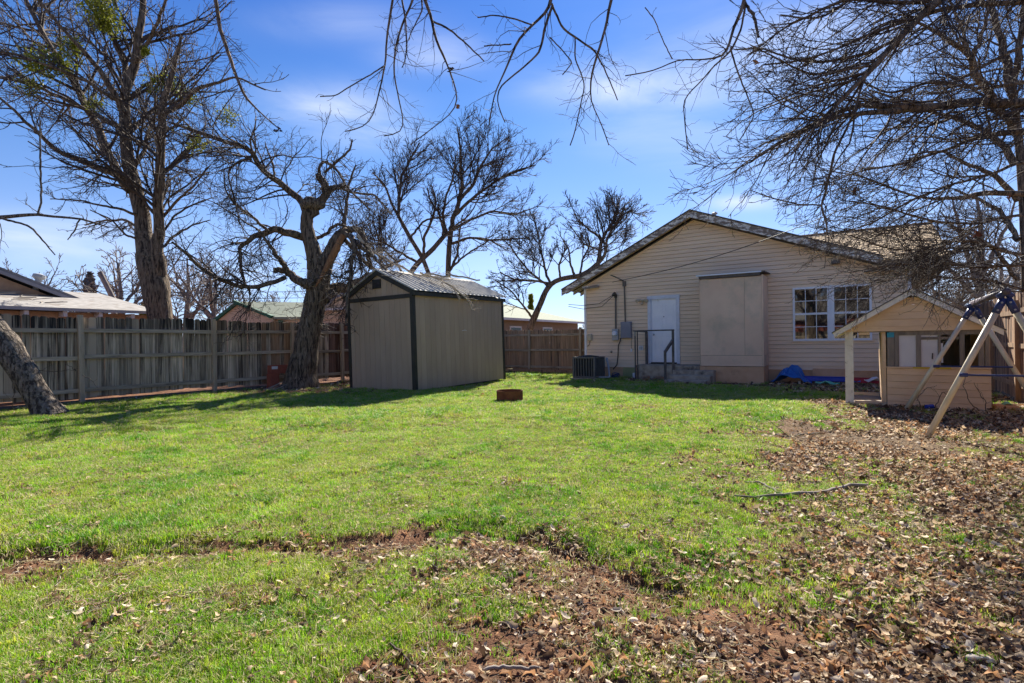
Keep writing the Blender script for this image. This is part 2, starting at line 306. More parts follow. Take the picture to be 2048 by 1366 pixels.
def coverage(x, y):
    ls = leafside(x, y); nn = fbm(x*1.1, y*1.1, 31, 4)-.5; n2 = fbm(x*4, y*4, 77, 3)-.5
    e = ls + nn*(1.6+2.2*sstep(4, 9, np.hypot(x, y))) + n2*.9
    r = np.hypot(x, y)
    grass = 1-sstep(-.35, .25, e)
    # yard beyond the fences and along the house foot
    lg = ledgegap(x, y)
    grass = grass*(1-.9*np.exp(-((lg-.03)/(.10+.14*np.clip(nn+.35, 0, 1)))**2)*(fbm(x*2.3, y*2.3, 3, 2) > .36))
    d, sd = segdist(x, y, LEDGE)
    under = (sd < 0)*np.exp(-(d/.46)**4)*sstep(.34, .44, fbm(x*1.6+9, y*1.6, 41, 3))
    grass = grass*(1-.95*under)
    grass = grass*(1-.8*sstep(.50, .62, fbm(x*2.6, y*2.6, 90, 3))*sstep(5, 2.8, r))*(1-.6*sstep(.6, .7, fbm(x*1.9, y*1.9, 93, 3)))
    edge = np.minimum(x+14.35, 2.5-x)
    grass = grass*sstep(-.05, .45, edge+nn*.5)
    fx = sstep(14.9, 15.7, y+nn*.8)*(x > -6.4)        # bare foot of the house
    grass = grass*(1-fx)
    sh = np.exp(-(np.maximum(np.abs(x+12.9)-.9, 0)**2+np.maximum(np.abs(y-10.5)-1.6, 0)**2)/.5)
    grass = grass*(1-.9*sh)
    leaf = sstep(-.6-1.6*sstep(4, 9, r), 1.2, ls+nn*2.0)
    for px_, py_, rr_ in ((820, 1310, .3), (1010, 1290, .35), (1260, 1290, .3), (1350, 1190, .35), (1500, 1190, .25), (900, 1230, .3)):
        gx, gy = gpx(px_, py_); leaf = leaf*(1-.8*np.exp(-((x-gx)**2+(y-gy)**2)/rr_**2))
    leaf = leaf*(1-.75*sstep(.5, .6, fbm(x*1.25+3, y*1.25, 120, 3))*sstep(4.8, 3.2, r))
    return np.clip(grass, 0, 1), np.clip(leaf, 0, 1), nn
ang = np.linspace(0, 2*np.pi, 721)[:-1]
rad = np.concatenate([[.25], .9*np.exp(np.linspace(0, math.log(700/.9), 250))])
A_, R_ = np.meshgrid(ang, rad); GX = R_*np.cos(A_); GY = R_*np.sin(A_); GZ = gz(GX, GY)
vg = np.stack([GX, GY, GZ], -1).reshape(-1, 3); nr, na = R_.shape
ii, jj = np.meshgrid(np.arange(nr-1), np.arange(na), indexing='ij'); j2 = (jj+1) % na
fg = np.stack([ii*na+jj, (ii+1)*na+jj, (ii+1)*na+j2, ii*na+j2], -1).reshape(-1, 4)
def npmesh(name, v, f, mat, smooth=True):
    me = bpy.data.meshes.new(name); k = f.shape[1]; nf = len(f)
    me.vertices.add(len(v)); me.vertices.foreach_set('co', np.ascontiguousarray(v, dtype=np.float32).ravel())
    me.loops.add(nf*k); me.loops.foreach_set('vertex_index', np.ascontiguousarray(f, dtype=np.int32).ravel())
    me.polygons.add(nf); me.polygons.foreach_set('loop_start', np.arange(0, nf*k, k, dtype=np.int32))
    if smooth: me.polygons.foreach_set('use_smooth', np.ones(nf, bool))
    me.update(calc_edges=True); me.materials.append(M[mat] if isinstance(mat, str) else mat); return me
gm = npmesh('ground', vg, fg, ground_mat())
gr, lf, _ = coverage(GX.ravel(), GY.ravel())
ca = gm.attributes.new('cover', 'FLOAT_VECTOR', 'POINT'); ca.data.foreach_set('vector', np.stack([gr, lf*(1-.0), np.zeros_like(gr)], -1).astype(np.float32).ravel())
link('ground', gm, kind='structure')
def gh(x, y): return float(gz(np.array([x]), np.array([y]))[0])

# ---------------------------------------------------------------- scattered cover (grass, leaves) by geometry nodes
def scatter(name, coll, pts, rot, sc, idx):
    me = bpy.data.meshes.new(name); me.vertices.add(len(pts)); me.vertices.foreach_set('co', pts.astype(np.float32).ravel())
    a = me.attributes.new('rot', 'FLOAT_VECTOR', 'POINT'); a.data.foreach_set('vector', rot.astype(np.float32).ravel())
    a = me.attributes.new('sc', 'FLOAT_VECTOR', 'POINT'); a.data.foreach_set('vector', sc.astype(np.float32).ravel())
    a = me.attributes.new('idx', 'INT', 'POINT'); a.data.foreach_set('value', idx.astype(np.int32))
    o = link(name, me, kind='stuff'); g = bpy.data.node_groups.new(name, 'GeometryNodeTree')
    g.interface.new_socket('Geometry', in_out='INPUT', socket_type='NodeSocketGeometry'); g.interface.new_socket('Geometry', in_out='OUTPUT', socket_type='NodeSocketGeometry')
    n, l = g.nodes, g.links; gi = n.new('NodeGroupInput'); go = n.new('NodeGroupOutput'); ip = n.new('GeometryNodeInstanceOnPoints'); ci = n.new('GeometryNodeCollectionInfo')
    ci.inputs['Collection'].default_value = coll; ci.inputs['Separate Children'].default_value = True; ci.inputs['Reset Children'].default_value = True
    def na_(nm, ty):
        q = n.new('GeometryNodeInputNamedAttribute'); q.data_type = ty; q.inputs[0].default_value = nm; return q.outputs[0]
    l.new(gi.outputs[0], ip.inputs['Points']); l.new(ci.outputs[0], ip.inputs['Instance']); ip.inputs['Pick Instance'].default_value = True
    l.new(na_('idx', 'INT'), ip.inputs['Instance Index']); l.new(na_('rot', 'FLOAT_VECTOR'), ip.inputs['Rotation']); l.new(na_('sc', 'FLOAT_VECTOR'), ip.inputs['Scale'])
    l.new(ip.outputs[0], go.inputs[0])
    md = o.modifiers.new('scatter', 'NODES'); md.node_group = g
    return o
def source(cname, meshes):
    c = bpy.data.collections.new(cname)
    for i, me in enumerate(meshes):
        o = bpy.data.objects.new('%s_%02d' % (cname, i), me); c.objects.link(o)
    return c
GM = [material('grass_blade', (.15, .36, .010), (.26, .52, .018), 2.2, .5, world=True, transl=.5, spec=.25, rnd=.35, tint=((.50, .52, .06), .40, 1.1), c3=(.33, .43, .045), c3lim=(.48, .7), c3scale=.9),
      material('grass_blade_dark', (.10, .29, .015), (.17, .40, .02), 3, .5, world=True, transl=.4, spec=.3, rnd=.25),
      material('grass_dry', (.54, .45, .24), (.68, .60, .36), 3, .7, world=True, transl=.35, rnd=.25)]
def clump(k, R, nb, hmin, hmax, w, dry, mi, seed, lean=.6):
    r = np.random.default_rng(seed); V = []; Fc = []; mat = []
    for i in range(nb):
        a = r.uniform(0, 6.283); q = R*math.sqrt(r.uniform()); x, y = q*math.cos(a), q*math.sin(a); h = r.uniform(hmin, hmax); ww = w*r.uniform(.7, 1.3)
        b = r.uniform(0, 6.283); L = r.uniform(.15, lean)*h; dx, dy = math.cos(b)*L, math.sin(b)*L; px_, py_ = -math.sin(b+r.normal()*.5)*ww/2, math.cos(b)*ww/2
        k0 = len(V); V += [(x-px_, y-py_, -.01), (x+px_, y+py_, -.01), (x+dx*.4+px_*.9, y+dy*.4+py_*.9, h*.6), (x+dx*.4-px_*.9, y+dy*.4-py_*.9, h*.6), (x+dx*1.3, y+dy*1.3, h)]
        Fc += [(k0, k0+1, k0+2, k0+3), (k0+3, k0+2, k0+4)]; t = 1 if r.uniform() < dry else 0; mat += [t, t]
    me = bpy.data.meshes.new('grass_clump'); me.from_pydata(V, [], Fc); me.materials.append(GM[mi]); me.materials.append(GM[2]); me.polygons.foreach_set('material_index', mat); me.update(); return me
near = [clump(i, .065, 40, .010, .034, .0032, (.12, .34, .25, .55)[i % 4], 0, i, 1.0) for i in range(5)] + [clump(9, .05, 36, .02, .052, .0038, .04, 1, 90, 1.0), clump(10, .05, 32, .02, .048, .0036, .1, 0, 91, 1.0)]
gsrc = source('grass_clumps', near)
def sample_ground(n, rmin, rmax, halfang=46.5, bias=1.0):
    # uniform per area in a fan in front of the camera
    r = np.sqrt(rng.uniform(0, 1, n)*(rmax**2-rmin**2)+rmin**2); a = np.radians(rng.uniform(-halfang, halfang, n))
    lat = np.sin(a)*r; d = np.cos(a)*r
    x = lat*RT[0]+d*FW[0]; y = lat*RT[1]+d*FW[1]; return x, y
def inyard(x, y):
    ok = (x > -14.3) & (x < 2.5) & (y < 19.3) & ~((x > -8.1) & (y > 17.3)) & ~((x > -5.95) & (x < -2.2) & (y > 16.3)) & ~((x > -4.75) & (x < -3.5) & (y > 15.5))
    ok &= ~((x > -11.8) & (x < -9.48) & (y > 10.15) & (y < 14.1)) & ~((x > -.15) & (x < 1.8) & (y > 11.75) & (y < 13.3))
    return ok
PX, PY, SC, IX = [], [], [], []
for rmin, rmax, n, s in ((1.7, 4.2, 21000, .85), (4.2, 8, 37000, .95), (8, 14, 38000, 1.2), (14, 21, 22000, 1.5), (21, 30, 2000, 2)):
    x, y = sample_ground(n, rmin, rmax); g, lfc, nn = coverage(x, y)
    tuft = (rng.uniform(size=n) < .24*sstep(.40, .6, fbm(x*1.6, y*1.6, 55, 3)))*(leafside(x, y) < 3.6)
    keep = ((rng.uniform(size=n) < g**1.2) | (tuft > 0)) & inyard(x, y)
    x, y, g = x[keep], y[keep], g[keep]; m = len(x)
    cl = fbm(x*1.3, y*1.3, 66, 3)
    ix = rng.integers(0, 5, m); dk = rng.uniform(size=m) < sstep(.56, .68, cl)*.4; ix = np.where(dk, rng.integers(5, 7, m), ix)
    PX.append(x); PY.append(y); IX.append(ix); SC.append(s*rng.uniform(.7, 1.25, m)*np.where(g < .4, .8, 1)*(.75+.6*fbm(x*.9, y*.9, 21, 2)))
x, y, ix, sc = map(np.concatenate, (PX, PY, IX, SC))
rot = np.stack([rng.normal(0, .12, len(x)), rng.normal(0, .12, len(x)), rng.uniform(0, 6.28, len(x))], -1)
scv = np.stack([sc, sc, sc*np.clip(1.25-.14*sc, .6, 1.1)*rng.uniform(.75, 1.2, len(x))], -1)
scatter('grass', gsrc, np.stack([x, y, gz(x, y)], -1), rot, scv, ix)
print('grass clumps', len(x))
LM = [material('dry_leaf_'+nm, a, b, 18, .75, .2, world=True, transl=.34, rnd=.35, spec=.25) for nm, a, b in
      (('tan', (.50, .37, .23), (.68, .52, .35)), ('brown', (.23, .135, .08), (.36, .23, .14)), ('orange', (.38, .19, .085), (.50, .28, .14)), ('dark', (.07, .04, .026), (.14, .09, .055)), ('pale', (.70, .58, .44), (.82, .71, .56)))]
def leafmesh(seed, mat, L=.06, lob=.35):
    r = np.random.default_rng(seed); n = 11; outline = []
    for i in range(n):
        t = i/(n-1)*2*math.pi; rr = (.52+.1*math.cos(t*2))*(1-lob*(.5+.5*math.cos(t*5+r.uniform(-.4, .4)))*(0.4+.6*abs(math.sin(t/2)))); outline.append((rr*L*math.cos(t)*1.15, rr*L*math.sin(t)*.85))
    cx, cy = r.uniform(14, 34), r.uniform(8, 26)*r.choice([-1, 1]); tw = r.uniform(-14, 14)
    P = [(0., 0.)]+[(a*.55, b*.55) for a, b in outline[:-1]]+outline[:-1]; V = []
    for a, b in P:
        V.append((a, b, cx*b*b*1.0+cy*a*a*.8+tw*a*b+r.normal()*L*.02))
    k = n-1; Fc = []
    for i in range(k):
        j = (i+1) % k; Fc.append((0, 1+i, 1+j)); Fc.append((1+i, 1+k+i, 1+k+j, 1+j))
    me = bpy.data.meshes.new('leaf'); me.from_pydata(V, [], Fc); me.materials.append(mat); me.polygons.foreach_set('use_smooth', [True]*len(Fc)); me.update(); return me
def stickmesh(seed, mat, L=.12, r0=.0022):
    r = np.random.default_rng(seed); m = MB(); p = np.array([-L/2, 0, 0.]); d = np.array([1, 0, 0.]); pts = []
    for i in range(6):
        pts.append(p.copy()); d = d+r.normal(0, .22, 3)*np.array([0, 1, .5]); d /= np.linalg.norm(d); p = p+d*L/5
    m.tube(pts, [r0*(1-.12*i) for i in range(6)], 4); me = bpy.data.meshes.new('stick'); me.from_pydata(m.v, [], m.f); me.materials.append(mat); me.update(); return me
lm = []
for i in range(12): lm.append(leafmesh(100+i, LM[(0, 1, 0, 2, 4, 1, 3, 0, 2, 1, 4, 3)[i]], .055+.012*(i % 4), .25+.06*(i % 5)))
for i in range(4): lm.append(stickmesh(40+i, (M['twiglight'], M['twig'], M['twiglight'], LM[1])[i], (.1, .16, .07, .2)[i], .0018+.0006*i))
lsrc = source('dry_leaves', lm)
PX, PY, SC, IX, TL = [], [], [], [], []
for rmin, rmax, n, s in ((1.7, 4.2, 46000, .42), (4.2, 7.5, 74000, .44), (7.5, 12, 60000, .56), (12, 19, 22000, .85)):
    x, y = sample_ground(n, rmin, rmax); g, lfc, nn = coverage(x, y); ls = leafside(x, y)
    pile = sstep(.38, .56, fbm(x*1.4, y*1.4, 15, 3)); w = lfc*(.25+.75*pile)+.03+.10*sstep(.5, .62, fbm(x*1.8, y*1.8, 19, 3))*sstep(7, 3, np.hypot(x, y))+.12*sstep(4.2, 2.6, np.hypot(x, y))*sstep(.46, .6, fbm(x*1.8, y*1.8, 19, 3))
    near_f = sstep(1.1, .2, x+14.3)*.35 + np.exp(-((x+12.9)**2/1.2+(y-10.6)**2/3))*.6 + sstep(14.6, 15.6, y)*(x > -7)*.35
    keep = (rng.uniform(size=n) < np.clip(w+near_f, 0, 1)) & inyard(x, y); x, y, g, pile = x[keep], y[keep], g[keep], pile[keep]; m = len(x)
    PX.append(x); PY.append(y); IX.append(np.where(rng.uniform(size=m) < .22, rng.integers(12, 16, m), rng.integers(0, 12, m))); SC.append(s*rng.uniform(.3, 1.0, m)**1.3*1.5*np.where(g > .5, .62, 1)); TL.append(np.where(g > .5, .22, .38))
x, y, ix, sc, tl = map(np.concatenate, (PX, PY, IX, SC, TL)); m = len(x)
rot = np.stack([rng.normal(0, 1, m)*tl, rng.normal(0, 1, m)*tl, rng.uniform(0, 6.28, m)], -1); rot[:, 0] += np.where(rng.uniform(size=m) < .4, math.pi, 0)
g_, _, _ = coverage(x, y)
scatter('leaf_litter', lsrc, np.stack([x, y, gz(x, y)+.008+.022*rng.uniform(size=m)*(1+g_*.5)], -1), rot, np.stack([sc]*3, -1), ix)
print('leaves', m)
thr = source('thatch_bits', [stickmesh(200+i, (M['twiglight'], GM[2], GM[2], LM[0])[i], (.05, .07, .045, .03)[i], .0016+.0004*i) for i in range(4)])
PX, PY, SC = [], [], []
for rmin, rmax, n, s_ in ((1.7, 4.5, 16000, 1), (4.5, 9, 26000, 1.3), (9, 17, 20000, 1.9)):
    x, y = sample_ground(n, rmin, rmax); k = inyard(x, y) & (rng.uniform(size=n) < .12+1.0*sstep(.42, .7, fbm(x*1.7, y*1.7, 300, 3))); PX.append(x[k]); PY.append(y[k]); SC.append(s_*rng.uniform(.6, 1.5, k.sum()))
x, y, sc = map(np.concatenate, (PX, PY, SC)); m = len(x)
scatter('thatch', thr, np.stack([x, y, gz(x, y)+.012+.016*rng.uniform(size=m)], -1), np.stack([rng.normal(0, .2, m), rng.normal(0, .25, m), rng.uniform(0, 6.28, m)], -1), np.stack([sc]*3, -1), rng.integers(0, 4, m))
# crumbs of soil and mulch
cm = []
for i in range(4):
    r = np.random.default_rng(i); m_ = MB(); m_.box((-.5, -.4, -.3), (.5, .4, .3)); v = np.array(m_.v)*r.uniform(.6, 1.2, (8, 3))*.022*np.array([1.4 if i > 1 else 1, 1, .7]); me = bpy.data.meshes.new('crumb'); me.from_pydata(v.tolist(), [], m_.f)
    me.materials.append((material('soil_clod', (.15, .07, .038), (.27, .125, .065), 20, 1, .3, rnd=.3), M['rust'], LM[3], LM[1])[i]); me.update(); cm.append(me)
csrc = source('crumbs', cm)
x, y = sample_ground(60000, 1.7, 7); g, lfc, nn = coverage(x, y); keep = (g < .45) & inyard(x, y) & (rng.uniform(size=len(x)) < .8)
x, y = x[keep], y[keep]; m = len(x); sc = rng.uniform(.12, .8, m)**1.6
scatter('soil_crumbs', csrc, np.stack([x, y, gz(x, y)+.002], -1), rng.uniform(0, 6.28, (m, 3)), np.stack([sc]*3, -1), rng.integers(0, 4, m))
# ---------------------------------------------------------------- the house
HY = 17.4; G0 = .08
house = thing('house', 'cream vinyl sided house with peeling gable fascia, white back door and paired window', 'house', (-3.5, 17.4, 0))
PK = (-4.35, 5.35); EL = (-8.83, 3.17); ER = (.53, 3.46)       # outer roof line of the rear gable
def roofz(x): return PK[1]+(EL[1]-PK[1])*(PK[0]-x)/(PK[0]-EL[0]) if x < PK[0] else PK[1]+(ER[1]-PK[1])*(x-PK[0])/(ER[0]-PK[0])
XL, XR = -8.13, 1.14
OPEN = [(-5.83, -4.83, .54, 2.74), (-1.57, .28, 1.27, 2.75), (-3.96, -2.26, .54, 3.12)]
def wallspan(z):       # x range of the wall at height z under the gable
    zt = z+.30; a = XL
    if zt > roofz(XL): a = PK[0]-(PK[1]-zt)*(PK[0]-EL[0])/(PK[1]-EL[1])
    if z > 3.2:
        b = min(XR, PK[0]+(PK[1]-zt)*(ER[0]-PK[0])/(PK[1]-ER[1]))
    else: b = XR
    return a, b
z = .42; ch = .122; i = 0
while z < 5.02:
    z1 = min(z+ch, 5.04); br = sorted({z, z1} | {q for o in OPEN for q in o[2:] if z < q < z1}); m = MB()
    for za, zb in zip(br[:-1], br[1:]):
        if zb == z1: zb = z1-.007
        (a0, b0), (a1, b1) = wallspan(za), wallspan(zb); zm = (za+zb)/2
        cuts = sorted([(o[0], o[1]) for o in OPEN if o[2] < zm < o[3]]); spans = []; cur = None; segs = []
        la, lb = a0, a1
        for c0, c1 in cuts:
            segs.append((la, lb, c0, c0)); la = lb = c1
        segs.append((la, lb, b0, b1))
        for xa0, xa1, xb0, xb1 in segs:
            if xb0-xa0 < .01 and xb1-xa1 < .01: continue
            xb1 = max(xb1, xa1+.001)
            ya = HY-.026*(1-(za-z)/ch); yb = HY-.026*(1-(zb-z)/ch)
            MB().hexa([(xa0, ya, za), (xb0, ya, za), (xb0, HY+.014, za), (xa0, HY+.014, za), (xa1, yb, zb), (xb1, yb, zb), (xb1, HY+.014, zb), (xa1, HY+.014, zb)]).build('siding_board', 'siding', house)
    z += ch; i += 1
MB().prism([(XL+.02, .42), (XR-.02, .42), (XR-.02, 3.1), (PK[0]+(PK[1]-3.4)*(ER[0]-PK[0])/(PK[1]-ER[1]), 3.2), (PK[0], PK[1]-.2), (XL+.02, roofz(XL)-.2)], HY+.018, HY+.036).build('wall_core', 'roofdark', house)  # dark sheet behind the siding gaps: shade under the laps put into its colour
# side and far walls, floor
w = MB(); w.box((XL+.01, HY+.04, .42), (XL+.12, 24.6, 3.3)); w.box((XR-.12, HY+.04, .42), (XR-.01, 24.6, 3.25)); w.box((XL+.12, 24.5, .42), (XR-.12, 24.6, 3.2)); w.box((XL+.12, HY+.04, .42), (XR-.12, 24.5, .46)); w.build('side_wall', 'siding', house)
w = MB(); w.box((XL+.04, HY-.005, -.1), (XR-.04, HY+.12, .419)); w.build('foundation', 'found', house)
w = MB(); w.box((XL-.01, HY-.035, .42), (XL+.06, HY+.02, 3.22)); w.box((XL-.02, HY-.03, .42), (XL-.002, HY+.09, 3.22)); w.build('corner_board', 'white', house)
w = MB(); w.box((XR-.06, HY-.035, .42), (XR+.02, HY+.06, 3.16)); w.build('corner_board', 'white', house)
# rear gable roof slabs, soffits, rake boards
def slope(y0, y1, pts, t0, t1, name, mat, par=house):
    (xa, za), (xb, zb) = pts; m = MB(); m.hexa([(xa, y0, za-t1), (xb, y0, zb-t1), (xb, y1, zb-t1), (xa, y1, za-t1), (xa, y0, za-t0), (xb, y0, zb-t0), (xb, y1, zb-t0), (xa, y1, za-t0)]); return m.build(name, mat, par)
RY0 = 16.97
slope(RY0-.03, 26.5, (EL, PK), 0, .035, 'roof', 'roofdark'); slope(RY0-.03, 26.5, (PK, ER), 0, .035, 'roof', 'roofdark')
slope(RY0, RY0+.035, (EL, PK), .04, .235, 'rake_board', 'peel'); slope(RY0, RY0+.035, ((PK[0]+.003, PK[1]), ER), .04, .245, 'rake_board', 'peel', )
slope(RY0+.04, HY+.02, ((EL[0]+.02, EL[1]), (PK[0], PK[1])), .10, .13, 'soffit', 'siding'); slope(RY0+.04, HY+.02, ((PK[0]+.003, PK[1]), (ER[0], ER[1])), .10, .13, 'soffit', 'siding')
# trim strip where the wall meets the soffit
slope(HY-.04, HY-.01, ((XL, roofz(XL)), PK), .26, .31, 'frieze', 'siding'); slope(HY-.04, HY-.01, ((PK[0]+.003, PK[1]), (ER[0]-.02, ER[1])), .26, .31, 'frieze', 'siding')
# left eave, exposed rafter ends
for k in range(16):
    y = 17.2+k*.6; m = MB(); zz = EL[1]; m.hexa([(EL[0]+.05, y, zz-.16), (XL, y, roofz(XL)-.18), (XL, y+.05, roofz(XL)-.18), (EL[0]+.05, y+.05, zz-.16), (EL[0]+.05, y, zz-.04), (XL, y, roofz(XL)-.04), (XL, y+.05, roofz(XL)-.04), (EL[0]+.05, y+.05, zz-.04)]); m.build('rafter_end', 'peel_end', house)
m = MB(); m.bar((-8.05, 17.03, 3.16), (-7.55, 17.33, 3.22), .09, .09); m.build('gable_bracket', 'peel', house)
MB().box((-.62, 17.2, 3.36), (-.42, 17.37, 3.46)).build('gable_bracket', 'roofdark', house)
# main roof: shingled slope facing the yard
R0 = (17.12, 3.33); R1 = (21.06, 4.84); ncr = 22; XA, XB = -4.2, 1.95
def xcut(y, z):        # where the slope emerges from the rear gable roof
    return PK[0]+(PK[1]-z)*(ER[0]-PK[0])/(PK[1]-ER[1]) if z < PK[1] else PK[0]
for k in range(ncr):
    ya, za = R0[0]+(R1[0]-R0[0])*k/ncr, R0[1]+(R1[1]-R0[1])*k/ncr; yb, zb = R0[0]+(R1[0]-R0[0])*(k+1)/ncr, R0[1]+(R1[1]-R0[1])*(k+1)/ncr
    x0 = max(-4.1, min(xcut(ya, za)-.15, ER[0]+.002)); m = MB(); n_ = 0; x = x0; r_ = random.Random(k)
    while x < XB:                      # tabs with ragged butts
        w_ = r_.uniform(.25, .36); x2 = min(x+w_, XB); dz = r_.uniform(.012, .024); dy = r_.uniform(0, .02)
        m.hexa([(x, ya-dy, za-.01), (x2-.008, ya-dy, za-.01), (x2-.008, yb+.02, zb-.01), (x, yb+.02, zb-.01), (x, ya-dy, za+dz), (x2-.008, ya-dy, za+dz), (x2-.008, yb+.02, zb+.004), (x, yb+.02, zb+.004)]); x = x2
    m.build('shingle_course', 'shingle', house)
m = MB(); m.hexa([(.45, R0[0]+.05, R0[1]-.06), (XB, R0[0]+.05, R0[1]-.06), (XB, R1[0], R1[1]-.06), (-3.3, R1[0], R1[1]-.06), (.45, R0[0]+.05, R0[1]-.012), (XB, R0[0]+.05, R0[1]-.012), (XB, R1[0], R1[1]-.012), (-3.3, R1[0], R1[1]-.012)])
m.hexa([(-4.1, R1[0], R1[1]-.06), (XB, R1[0], R1[1]-.06), (XB, 25, 3.33), (-4.1, 25, 3.33), (-4.1, R1[0], R1[1]), (XB, R1[0], R1[1]), (XB, 25, 3.39), (-4.1, 25, 3.39)]); m.build('roof_deck', 'roofdark', house)
m = MB(); m.box((-4.1, R1[0]-.12, R1[1]+.0), (XB, R1[0]+.12, R1[1]+.03)); m.build('ridge_cap', 'shingle', house)
m = MB(); m.box((ER[0]+.01, 17.15, 3.06), (XB-.02, 17.18, 3.31)); m.build('eave_board', 'roofdark', house)
m = MB(); m.box((ER[0]-.4, 17.19, 3.08), (XB-.02, 17.41, 3.1)); m.box((XR+.02, 17.41, 3.08), (XB-.02, 24.6, 3.1)); m.build('soffit', 'roofdark', house)
m = MB(); m.prismx([(17.2, 3.3), (21.06, 4.76), (24.9, 3.3)], XR+.05, XR+.08); m.build('gable_end', 'siding', house)
vp = MB(); vp.tube([(-3.9, 18.3, 5.0), (-3.9, 18.3, 5.38)], .05, 10); vp.tube([(-3.9, 18.3, 5.39), (-3.9, 18.3, 5.42), (-3.9, 18.3, 5.46)], [.09, .10, .05], 10); vp.build('vent_pipe', 'lightgrey', house)
# ---- bump-out with boarded front
bo = MB(); bx0, bx1, by = -3.97, -2.24, 16.42
bo.box((bx0, by, -.1), (bx1, HY-.03, .53)); bo.build('bay_foundation', 'found', house)
jx = bx0+1.25
for nm, a, b, z0, z1 in (('a', bx0+.03, jx-.003, .86, 3.08), ('b', jx+.003, bx1-.035, .86, 3.08), ('c', bx0+.03, bx1-.035, .545, .852)):
    MB().box((a, by-.012, z0), (b, by+.008, z1)).build('bay_panel', 'panel', house)
MB().box((bx1-.03, by-.02, .545), (bx1+.01, by+.05, 3.12)).build('bay_corner', 'panel', house)
MB().box((bx1-.012, by+.052, .545), (bx1+.004, HY-.03, .85)).build('bay_panel', 'panel', house); MB().box((bx1-.012, by+.052, .856), (bx1+.004, HY-.03, 3.12)).build('bay_panel', 'panel', house)
MB().box((bx0, by+.012, .545), (bx0+.02, HY-.03, 3.12)).build('bay_panel', 'panel', house)
m = MB(); m.box((bx0+.01, by-.06, 3.10), (bx1-.06, by-.01, 3.18)); m.build('bay_fascia', 'roofdark', house)
m = MB(); m.hexa([(bx0-.05, by-.1, 3.18), (bx1+.07, by-.1, 3.18), (bx1+.07, HY-.022, 3.22), (bx0-.05, HY-.022, 3.22), (bx0-.05, by-.1, 3.205), (bx1+.07, by-.1, 3.205), (bx1+.07, HY-.022, 3.245), (bx0-.05, HY-.022, 3.245)]); m.build('bay_roof', 'roofdark', house)
MB().box((bx0-.06, by-.115, 3.175), (bx1-.02, by-.102, 3.215)).build('drip_edge', 'white', house)
# ---- door
dr = link('door', bpy.data.meshes.new('door'), house)
bpy.data.objects.remove(dr)
m = MB(); dx0, dx1, dz0, dz1 = -5.72, -4.93, .60, 2.63; DY = HY-.005
m.box((dx0, DY, dz0), (dx1, DY+.04, dz1)); door = m.build('door', 'doorpaint', house)
dw = dx1-dx0
for cx in (.27, .73):
    for z0, z1 in ((.14, .70), (.82, 1.50), (1.62, 1.88)):
        a, b = dx0+dw*cx-.135, dx0+dw*cx+.135; m = MB()
        for q in ((a, z0, b, z0+.022), (a, z1-.022, b, z1), (a, z0+.022, a+.022, z1-.022), (b-.022, z0+.022, b, z1-.022)): m.box((q[0], DY-.008, dz0+q[1]), (q[2], DY-.0005, dz0+q[3]))
        m.box((a+.045, DY-.005, dz0+z0+.045), (b-.045, DY-.0005, dz0+z1-.045)); m.build('door_moulding', 'doorpaint', door)
MB().tube([(dx0+.07, DY, 1.50), (dx0+.07, DY-.04, 1.50), (dx0+.07, DY-.055, 1.50), (dx0+.07, DY-.07, 1.50)], [.012, .014, .03, .018], 10).build('door_knob', 'lightgrey', door, smooth=True)
MB().tube([(dx0+.07, DY, 1.64), (dx0+.07, DY-.014, 1.64)], .026, 10).build('deadbolt', 'lightgrey', door)
MB().tube([(-5.325, DY, 2.08), (-5.325, DY-.012, 2.08)], .016, 8).build('peephole', 'dkmetal', door)
m = MB(); m.box((-5.85, HY-.055, .56), (dx0-.03, HY+.02, 2.66)); m.box((dx1+.02, HY-.055, .56), (-4.81, HY+.02, 2.66)); m.box((-5.86, HY-.058, 2.66), (-4.80, HY+.02, 2.77)); m.build('door_casing', 'peel_white', house)
m = MB(); m.box((dx0-.028, HY-.03, .6), (dx0-.002, HY+.05, 2.655)); m.box((dx1+.002, HY-.03, .6), (dx1+.018, HY+.05, 2.655)); m.box((dx0-.028, HY-.03, 2.632), (dx1+.018, HY+.05, 2.658)); m.build('door_jamb', 'peel_white', house)
MB().box((dx0-.03, HY-.09, .555), (dx1+.02, HY+.04, .595)).build('threshold', 'dkmetal', house)
